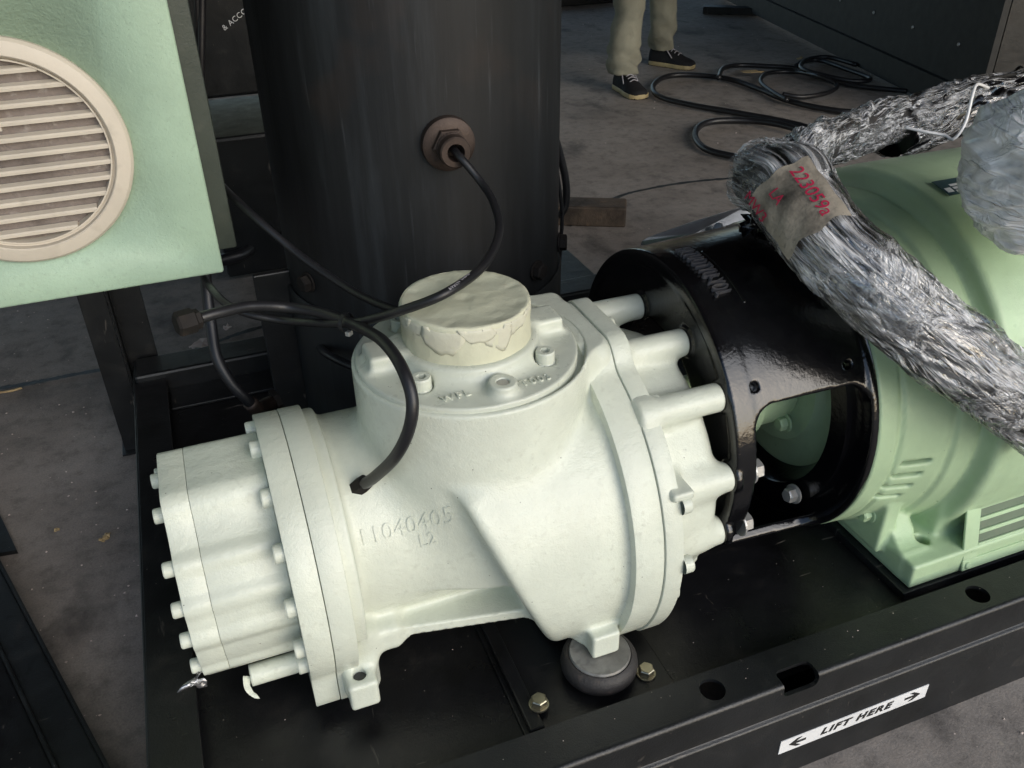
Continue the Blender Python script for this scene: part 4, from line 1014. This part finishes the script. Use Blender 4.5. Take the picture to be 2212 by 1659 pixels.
link('bracket_body', boxm(.70, .905, 1.79, 2.10, 0.0, .205, bev=.004), M['matte_black'], br)
wb_ = root('wood_block', 'oily brown wood block on the floor beside the black bracket', 'wood block', (1.2859, 2.6071, 0.0000))
me = boxm(-.13, .13, -.05, .05, 0, .07, bev=.006); me.transform(Matrix.Translation((1.2637, 2.5792, 0.0000)) @ Matrix.Rotation(R(-28), 4, 'Z')); link('block', me, M['wood'], wb_)
al = root('aluminium_bar', 'bright rounded aluminium strip sticking out behind the bell housing', 'metal strip', (0.9344, 1.4500, 0.4455))
def strip():
    p = [Vector((0.7989, 1.3800, 0.4655)), Vector((0.7930, 1.3800, 0.4762)), Vector((0.8067, 1.3800, 0.4825)), Vector((0.9080, 1.3800, 0.4997)), Vector((1.0338, 1.3800, 0.5150)), Vector((1.0457, 1.3600, 0.4911)), Vector((0.8980, 1.3600, 0.4809))]
    bm = bmesh.new(); f = bm.faces.new([bm.verts.new(v) for v in p]); r = bmesh.ops.extrude_face_region(bm, geom=[f]); bmesh.ops.translate(bm, vec=(0, .004, -.010), verts=[q for q in r['geom'] if isinstance(q, bmesh.types.BMVert)])
    bmesh.ops.bevel(bm, geom=bm.edges[:], offset=.0015, segments=2, affect='EDGES'); return bm_mesh(bm)
tag(link('bar', strip(), M['alu'], al))
link('blue_bolt', bolt_mesh(.014, .012, .010), M['steel'], al, mw=aim((0.9451, 1.3500, 0.4895), (-.6, -.6, .5)))
ch = root('steel_channel', 'black steel channel lying on the floor at the lower left corner', 'steel channel', (-.4, 1.2, 0))
a0, a1 = Vector((-0.4620, 1.4253, 0.0500)), Vector((-0.2728, 0.9010, 0.0500)); dd = (a1-a0).normalized(); sn = Vector((-dd.y, dd.x, 0)); sn = -sn if sn.x > 0 else sn
a0 = a0-dd*.0; a1 = a1+dd*.5
def bar(a, b, o0, o1, z0, z1, name, mat):
    vs = [Vector((p.x, p.y, 0))+sn*o+Vector((0, 0, zz)) for zz in (z0, z1) for o in (o0, o1) for p in (a, b)]
    bm = bmesh.new(); bm.from_mesh(mesh(vs, [(0, 1, 3, 2), (4, 6, 7, 5), (0, 4, 5, 1), (2, 3, 7, 6), (0, 2, 6, 4), (1, 5, 7, 3)])); bmesh.ops.recalc_face_normals(bm, faces=bm.faces[:])
    bmesh.ops.bevel(bm, geom=bm.edges[:], offset=.002, segments=2, affect='EDGES'); return link(name, bm_mesh(bm), mat, ch)
bar(a0-dd*.6, a1, 0, .006, .001, .05, 'flange', M['matte_black']); bar(a0-dd*.6, a1, .0065, .055, .034, .040, 'web', M['matte_black'])
bar(a0-dd*.6, a1, .0555, .061, .001, .05, 'flange', M['matte_black']); bar(a0-dd*.6, a1, .0615, .30, .02, .03, 'base_plate', M['deck'])
cb_ = root('steel_offcut', 'small black steel block at the left edge above the channel', 'steel block', (-0.4823, 1.5706, 0.0000))
pp_ = [Vector((-0.4516, 1.4930, 0.0100)), Vector((-0.5016, 1.6484, 0.0100)), Vector((-0.6346, 1.6950, 0.0100)), Vector((-0.6067, 1.5106, 0.0100))]
bm = bmesh.new(); f = bm.faces.new([bm.verts.new(v) for v in pp_]); r = bmesh.ops.extrude_face_region(bm, geom=[f]); bmesh.ops.translate(bm, vec=(0, 0, -.009), verts=[q for q in r['geom'] if isinstance(q, bmesh.types.BMVert)])
link('block', bm_mesh(bm), M['matte_black'], cb_)
# expansion joint in the floor: a shallow broken seam
jt = []
bm = bmesh.new(); jp = smoothpath([(-0.6081, 2.1657, 0.0000), (-0.4825, 2.1549, 0.0000), (-0.3756, 2.1579, 0.0000), (-0.2765, 2.1532, 0.0000), (-0.1870, 2.1358, 0.0000), (-0.0569, 2.1771, 0.0000), (0.0438, 2.2170, 0.0000), (0.1468, 2.2369, 0.0000)], 14); pr_ = None
for i, p in enumerate(jp):
    wv = .006+.005*rnd.random(); a = bm.verts.new((p.x, p.y-wv, .004)); b = bm.verts.new((p.x, p.y+wv, .004))
    if pr_: bm.faces.new((pr_[0], a, b, pr_[1]))
    pr_ = (a, b)
tag(link('floor_joint', bm_mesh(bm), M['ink']), kind='structure')
bm = bmesh.new(); jp = smoothpath([(1.1838, 2.5588, 0.0000), (1.4503, 2.7343, 0.0000), (1.6063, 2.7731, 0.0000), (1.7890, 2.7768, 0.0000), (1.9958, 2.7436, 0.0000)], 14); pr_ = None
for i, p in enumerate(jp):
    wv = .006+.006*rnd.random(); a = bm.verts.new((p.x, p.y-wv, .004)); b = bm.verts.new((p.x, p.y+wv, .004))
    if pr_: bm.faces.new((pr_[0], a, b, pr_[1]))
    pr_ = (a, b)
tag(link('floor_joint', bm_mesh(bm), M['ink']), kind='structure')
def flake(p, sx, sy, mat, name, label, cat, seed, z=.006):
    rr = random.Random(seed); n = 11; vs = [(0, 0, .004)]; 
    for i in range(n):
        a = 2*math.pi*i/n; r = rr.uniform(.55, 1.1); vs.append((sx*r*math.cos(a), sy*r*math.sin(a), rr.uniform(0, .006)))
    fs = [(0, 1+i, 1+(i+1) % n) for i in range(n)]; bm = bmesh.new(); bm.from_mesh(mesh(vs, fs))
    r = bmesh.ops.extrude_face_region(bm, geom=bm.faces[:]); bmesh.ops.translate(bm, vec=(0, 0, -.0015), verts=[q for q in r['geom'] if isinstance(q, bmesh.types.BMVert)])
    me = bm_mesh(bm); me.transform(Matrix.Translation(Vector(p)+Vector((0, 0, z))) @ Matrix.Rotation(rr.random()*3, 4, 'Z')); tag(link(name, me, mat, loc=p), label, cat)
flake((-0.0563, 2.1848, 0.0000), .035, .03, M['paper'], 'paper_scrap', 'crumpled pale paper scrap on the floor joint under the hose nut', 'litter', 1, .010)
flake((0.0135, 2.2582, 0.0000), .018, .012, M['paper'], 'paper_scrap', 'small pinkish paper scrap above the larger crumpled one', 'litter', 2)
flake((-0.0863, 2.1813, 0.0000), .012, .006, M['paper'], 'paper_scrap', 'tiny pale flake left of the crumpled paper scrap', 'litter', 3)
flake((-0.2926, 1.4734, 0.0000), .012, .009, M['leaf'], 'dry_flake', 'tan dry flake on the floor left of the skid', 'litter', 4)
flake((-0.2993, 1.4648, 0.0000), .006, .008, M['leaf'], 'dry_flake', 'tiny tan crumb beside the larger dry flake', 'litter', 5)
flake((-0.3838, 1.5276, 0.0000), .005, .008, M['leaf'], 'dry_flake', 'yellowish crumb on the floor near the steel block', 'litter', 6)
flake((2.9666, 4.0866, 0.0000), .075, .035, M['leaf'], 'fallen_leaf', 'orange brown dry leaf lying across the coiled hose', 'leaf', 7, .03)
flake((3.4559, 4.3300, 0.0000), .06, .02, M['leaf'], 'fallen_leaf', 'small curled leaf beyond the coiled hose', 'leaf', 8, .01)
me = tube([(-0.5622, 2.1367, 0.0060), (-0.5206, 2.1307, 0.0060), (-0.4929, 2.1352, 0.0060)], .003, 6, 3); tag(link('straw', me, M['leaf'], loc=(-0.5441, 2.1437, 0.0000)), 'thin pale straw on the floor at the left edge', 'straw')
# loose grit and crumbs nobody could count
vs = []; fs = []; rg = random.Random(21)
for _ in range(900):
    zone = rg.random()
    if zone < .62: p = (rg.uniform(-1.2, .0-.2), rg.uniform(.7, 3.0), .001)
    elif zone < .82: p = (rg.uniform(.9, 4), rg.uniform(2.0, 6.5), .001)
    elif zone < .90: p = (rg.uniform(.6, 2.0), rg.uniform(.2, .55), .001)
    else: p = (rg.uniform(-.1, 1.2), rg.uniform(.60, .95), .1655 if rg.random() < .8 else .2005)
    if p[2] > .19: p = (p[0], rg.uniform(.59, .63), .2003)
    elif p[2] > .1: p = (p[0], rg.uniform(.66, 1.0), p[2])
    r = rg.uniform(.0006, .0028) if p[2] < .1 else rg.uniform(.0004, .0011)
    if p[1] > 3: r *= 2
    b0 = len(vs); a0_ = rg.random()*6
    for k in range(4): vs.append((p[0]+r*rg.uniform(.6, 1.3)*math.cos(a0_+k*1.57), p[1]+r*rg.uniform(.6, 1.3)*math.sin(a0_+k*1.57), p[2]))
    vs.append((p[0], p[1], p[2]+r*rg.uniform(.4, 1)))
    for k in range(4): fs.append((b0+k, b0+(k+1) % 4, b0+4))
tag(link('grit', mesh(vs, fs), M['paper']), 'pale grit and crumbs scattered over the concrete floor and the skid', 'grit', kind='stuff')
# coiled hoses on the floor
def c3(l): return l
coil1 = root('floor_hose', 'long black hose looping on the floor in front of the dark shoes', 'hose', (2.4403, 4.1949, 0.0000), 'hoses coiled on the floor')
K = lambda pts, z=.02: pts
link('tube', tube([(3.2939, 3.3516, 0.0200), (2.9847, 3.2560, 0.0200), (2.8551, 3.3859, 0.0200), (2.8026, 3.5768, 0.0200), (2.8060, 3.7945, 0.0200), (2.7907, 4.0281, 0.0200), (2.7080, 4.1696, 0.0200), (2.5786, 4.2416, 0.0200), (2.4557, 4.1953, 0.0200), (2.3286, 4.0465, 0.0200), (2.2763, 3.8668, 0.0200), (2.3389, 3.6761, 0.0200), (2.4510, 3.4812, 0.0200), (2.5711, 3.2579, 0.0200), (2.6196, 3.0781, 0.0200), (2.6630, 2.8607, 0.0200)], .0135, 12, 10), M['hose'], coil1)
coil2 = root('floor_hose', 'black hose loop nearest the wrapped pipe on the floor', 'hose', (2.1362, 3.3164, 0.0000), 'hoses coiled on the floor')
link('tube', tube([(2.5279, 3.1045, 0.0300), (2.4968, 3.2122, 0.0300), (2.4419, 3.3327, 0.0200), (2.3032, 3.3954, 0.0200), (2.1879, 3.3583, 0.0200), (2.0813, 3.2219, 0.0200), (2.0331, 3.0584, 0.0200), (2.0833, 2.9291, 0.0200), (2.1696, 2.8140, 0.0200)], .014, 12, 10), M['hose'], coil2)
coil3 = root('floor_hose', 'black hose making the small round loop by the orange leaf', 'hose', (3.0698, 4.1324, 0.0000), 'hoses coiled on the floor')
link('tube', tube([(2.7027, 4.0193, 0.0400), (2.8651, 4.2259, 0.0300), (3.0081, 4.2958, 0.0200), (3.1477, 4.2049, 0.0200), (3.2469, 4.0964, 0.0200), (3.2570, 3.9018, 0.0200), (3.2708, 3.6954, 0.0200), (3.3464, 3.5760, 0.0200), (3.4465, 3.4580, 0.0200)], .0125, 12, 10), M['hose'], coil3)
link('tube', tube([(2.7683, 3.5186, 0.0350), (2.8150, 3.7147, 0.0300), (2.8927, 3.9129, 0.0250), (3.0512, 4.0678, 0.0200), (3.1937, 4.0367, 0.0200), (3.1786, 3.8072, 0.0450), (3.2116, 3.7015, 0.0200), (3.0736, 3.5995, 0.0200), (2.9100, 3.5856, 0.0200), (2.8289, 3.6381, 0.0300)], .011, 12, 10), M['hose'], coil3)
coil4 = root('floor_hose', 'black hose bundle along the foot of the black enclosure', 'hose', (3.5051, 4.1757, 0.0000), 'hoses coiled on the floor')
link('tube', tube([(3.2609, 4.1137, 0.0300), (3.3487, 4.1734, 0.0300), (3.4609, 4.1721, 0.0300), (3.4559, 3.9485, 0.0300), (3.4262, 3.7075, 0.0300), (3.3120, 3.7056, 0.0300), (3.2085, 3.8497, 0.0450), (3.2150, 4.0110, 0.0450), (3.4198, 4.2177, 0.0300), (3.5549, 4.2066, 0.0300), (3.5724, 3.9920, 0.0300)], .012, 12, 8), M['hose'], coil4)

# clutter box far top
fx = root('parts_tray', 'dark tray of film wrapped parts far behind beside the person', 'tray', (1.9, 4.9, 0))
tc0 = (3.1170, 6.5511, 0.0000)
me = boxm(-.35, .35, -.2, .2, 0, .08, bev=.01); me.transform(Matrix.Translation(Vector(tc0)+Vector((0, .25, 0)))); link('tray', me, M['matte_black'], fx)
link('wrapped_parts', bag_mesh(Vector(tc0)+Vector((.05, .25, .11)), .28, .15, .06, 90, 60, 3, .3), M['film'], fx, smooth=180)
link('ring_part', tube([Vector(tc0)+Vector((.12+.05*math.cos(a), .05, .12+.05*math.sin(a))) for a in np.linspace(0, 6.28, 14)], .012, 8, 3), M['leaf'], fx)
gp_ = root('grey_plank', 'pale grey plank on the floor behind the dark enclosure corner', 'plank', (3.9991, 5.7520, 0.0000))
me = boxm(-.22, .22, -.05, .05, 0, .05, bev=.004); me.transform(Matrix.Translation((3.9545, 5.7742, 0.0000)) @ Matrix.Rotation(R(-38), 4, 'Z')); link('plank', me, M['vessel'], gp_)

# ================================================================ PERSON
G1 = Vector((2.2019, 3.9383, 0.0000)); G2t = Vector((2.7802, 4.3900, 0.0000)); G2h = Vector((2.5778, 4.7050, 0.0000))
per = root('person', 'person in olive trousers and black canvas shoes with grey laces standing behind the machine', 'person', (G1.x, G1.y+.2, 0))
d1 = Vector((-.02, -1, 0)).normalized(); h1 = G1-d1*.275
d2 = (G2t-G2h).normalized(); t2 = G2t; h2 = t2-d2*.28
an1 = h1+d1*.07+Vector((0, 0, .09)); an2 = h2+d2*.07+Vector((0, 0, .09))
hipc = (an1+an2)/2+Vector((-.02, .03, .83))
def legs(x, y, z):
    d = None
    for an, sx in ((an1, -.09), (an2, .09)):
        hp_ = hipc+Vector((sx, 0, 0)); kn = an.lerp(hp_, .5)+Vector((0, -.03, 0))
        a = capsule(x, y, z, an+Vector((0, 0, -.02)), kn, .074, .082); b = capsule(x, y, z, kn, hp_, .080, .105)
        l = smin(a, b, .04)
        rip = .016*fbm(x*7, y*7, z*9+an.x*7, 3)+.010*np.sin(z*60+x*40+y*30)*np.exp(-((z-.13)/.08)**2)
        l = np.maximum(l+rip, .088-z)
        d = l if d is None else smin(d, l, .03)
    hp = capsule(x, y, z, hipc+Vector((-.07, 0, .03)), hipc+Vector((.07, 0, .03)), .125)
    return np.maximum(smin(d, hp, .06), z-(hipc.z+.12))
lo = np.minimum(np.array(an1), np.array(an2))-.2; hi = np.maximum(np.array(an1), np.array(an2))+.2
link('trousers', nets(legs, (lo[0], lo[1]-.1, .04), (hi[0], hi[1]+.15, hipc.z+.16), .011), M['trousers'], per)
tb = hipc+Vector((0, 0, .05))
def body(x, y, z):
    w_ = capsule(x*1., (y-tb.y)*1.35+tb.y, z, tb, tb+Vector((0, 0, .38)), .145, .175)
    sh_ = capsule(x, y, z, tb+Vector((-.15, 0, .44)), tb+Vector((.15, 0, .44)), .06)
    d = smin(w_, sh_, .08)
    for s in (-1, 1):
        S0, E0, W0 = tb+Vector((s*.18, 0, .44)), tb+Vector((s*.25, .02, .16)), tb+Vector((s*.22, -.10, -.06))
        d = smin(d, capsule(x, y, z, S0, E0, .052, .042), .04); d = smin(d, capsule(x, y, z, E0, W0, .042, .030), .02)
        d = smin(d, capsule(x, y, z, W0, W0+Vector((-s*.01, -.03, -.08)), .034, .028), .02)
        for k in range(4): d = smin(d, capsule(x, y, z, W0+Vector((-s*.015+k*.009*s, -.045+k*.008, -.09)), W0+Vector((-s*.015+k*.010*s, -.040+k*.01, -.165+.01*abs(k-1.5))), .0095, .008), .006)
        d = smin(d, capsule(x, y, z, W0+Vector((-s*.03, -.03, -.03)), W0+Vector((-s*.05, -.05, -.09)), .012, .009), .008)
    d = smin(d, capsule(x, y, z, tb+Vector((0, 0, .46)), tb+Vector((0, -.01, .58)), .055), .04)
    hd = np.sqrt(((x-tb.x)/.078)**2+((y-tb.y+.015)/.098)**2+((z-tb.z-.68)/.122)**2); d = smin(d, (hd-1)*.09, .03)
    d = smin(d, capsule(x, y, z, tb+Vector((0, -.105, .69)), tb+Vector((0, -.125, .655)), .012, .016), .015)
    return d
link('body', nets(body, (tb.x-.36, tb.y-.25, tb.z-.32), (tb.x+.36, tb.y+.25, tb.z+.84), .009), M['skin'], per)
link('shirt', nets(lambda x, y, z: np.maximum(body(x, y, z)-.006, np.maximum(z-(tb.z+.50), (tb.z+.0-z))), (tb.x-.36, tb.y-.25, tb.z-.1), (tb.x+.36, tb.y+.25, tb.z+.55), .012), M['shirt'], per)
link('hair', nets(lambda x, y, z: np.maximum(np.sqrt(((x-tb.x)/.084)**2+((y-tb.y+.005)/.104)**2+((z-tb.z-.695)/.125)**2)*.09-.09, (tb.z+.70-z)-(y-tb.y+.03)*1.2), (tb.x-.12, tb.y-.15, tb.z+.5), (tb.x+.12, tb.y+.15, tb.z+.86), .008), M['hair'], per)
def shoe(hl2, d_):
    s_ = Vector((d_.y, -d_.x, 0))
    def loc(x, y, z):
        X, Y = x-hl2.x, y-hl2.y; return X*d_.x+Y*d_.y, X*s_.x+Y*s_.y, z
    def wid(u): return np.interp(u, [0, .03, .08, .14, .20, .25, .28], [.028, .040, .042, .045, .055, .053, .036])
    def up(x, y, z):
        u, v, zz = loc(x, y, z); hgt = np.interp(u, [0, .05, .10, .16, .21, .28], [.100, .108, .104, .086, .064, .042])
        q = np.sqrt((v/wid(u))**2+(np.maximum(zz-.02, 0)/(hgt-.02))**2+(np.maximum(zz-.02, 0)*0)); return smax((q-1)*.035, abs(u-.14)-.140, .02)
    def so_(x, y, z):
        u, v, zz = loc(x, y, z); e = abs(v)-wid(u)-.003; e = smax(e, abs(u-.14)-.142, .03); return np.maximum(smax(e, abs(zz-.013)-.012, .004), .001-zz)
    mid = hl2+d_*.14; lo = (mid.x-.20, mid.y-.20, -.006); hi = (mid.x+.20, mid.y+.20, .125)
    u = link('shoe', nets(up, lo, hi, .006), M['canvas'], per); link('sole', nets(so_, lo, hi, .006), M['sole'], u)
    for k in range(5):
        uu = .10+.022*k; zt = float(np.interp(uu, [.05, .10, .16, .21], [.108, .106, .088, .067]))+.002
        a = hl2+d_*uu; w_ = .022
        link('lace', tube([a+s_*w_+Vector((0, 0, zt-.008)), a+Vector((0, 0, zt)), a-s_*w_+Vector((0, 0, zt-.008))], .0028, 6, 4), M['lace'], u)
    a = hl2+d_*.09; 
    for s in (1, -1): link('lace', tube([a+Vector((0, 0, .112)), a+s_*.02*s+d_*.01+Vector((0, 0, .110)), a+s_*.036*s+d_*.04+Vector((0, 0, .086)), a+s_*.042*s+d_*.07+Vector((0, 0, .055))], .0032, 6, 5), M['lace'], u)
shoe(h1, d1); shoe(h2, d2)
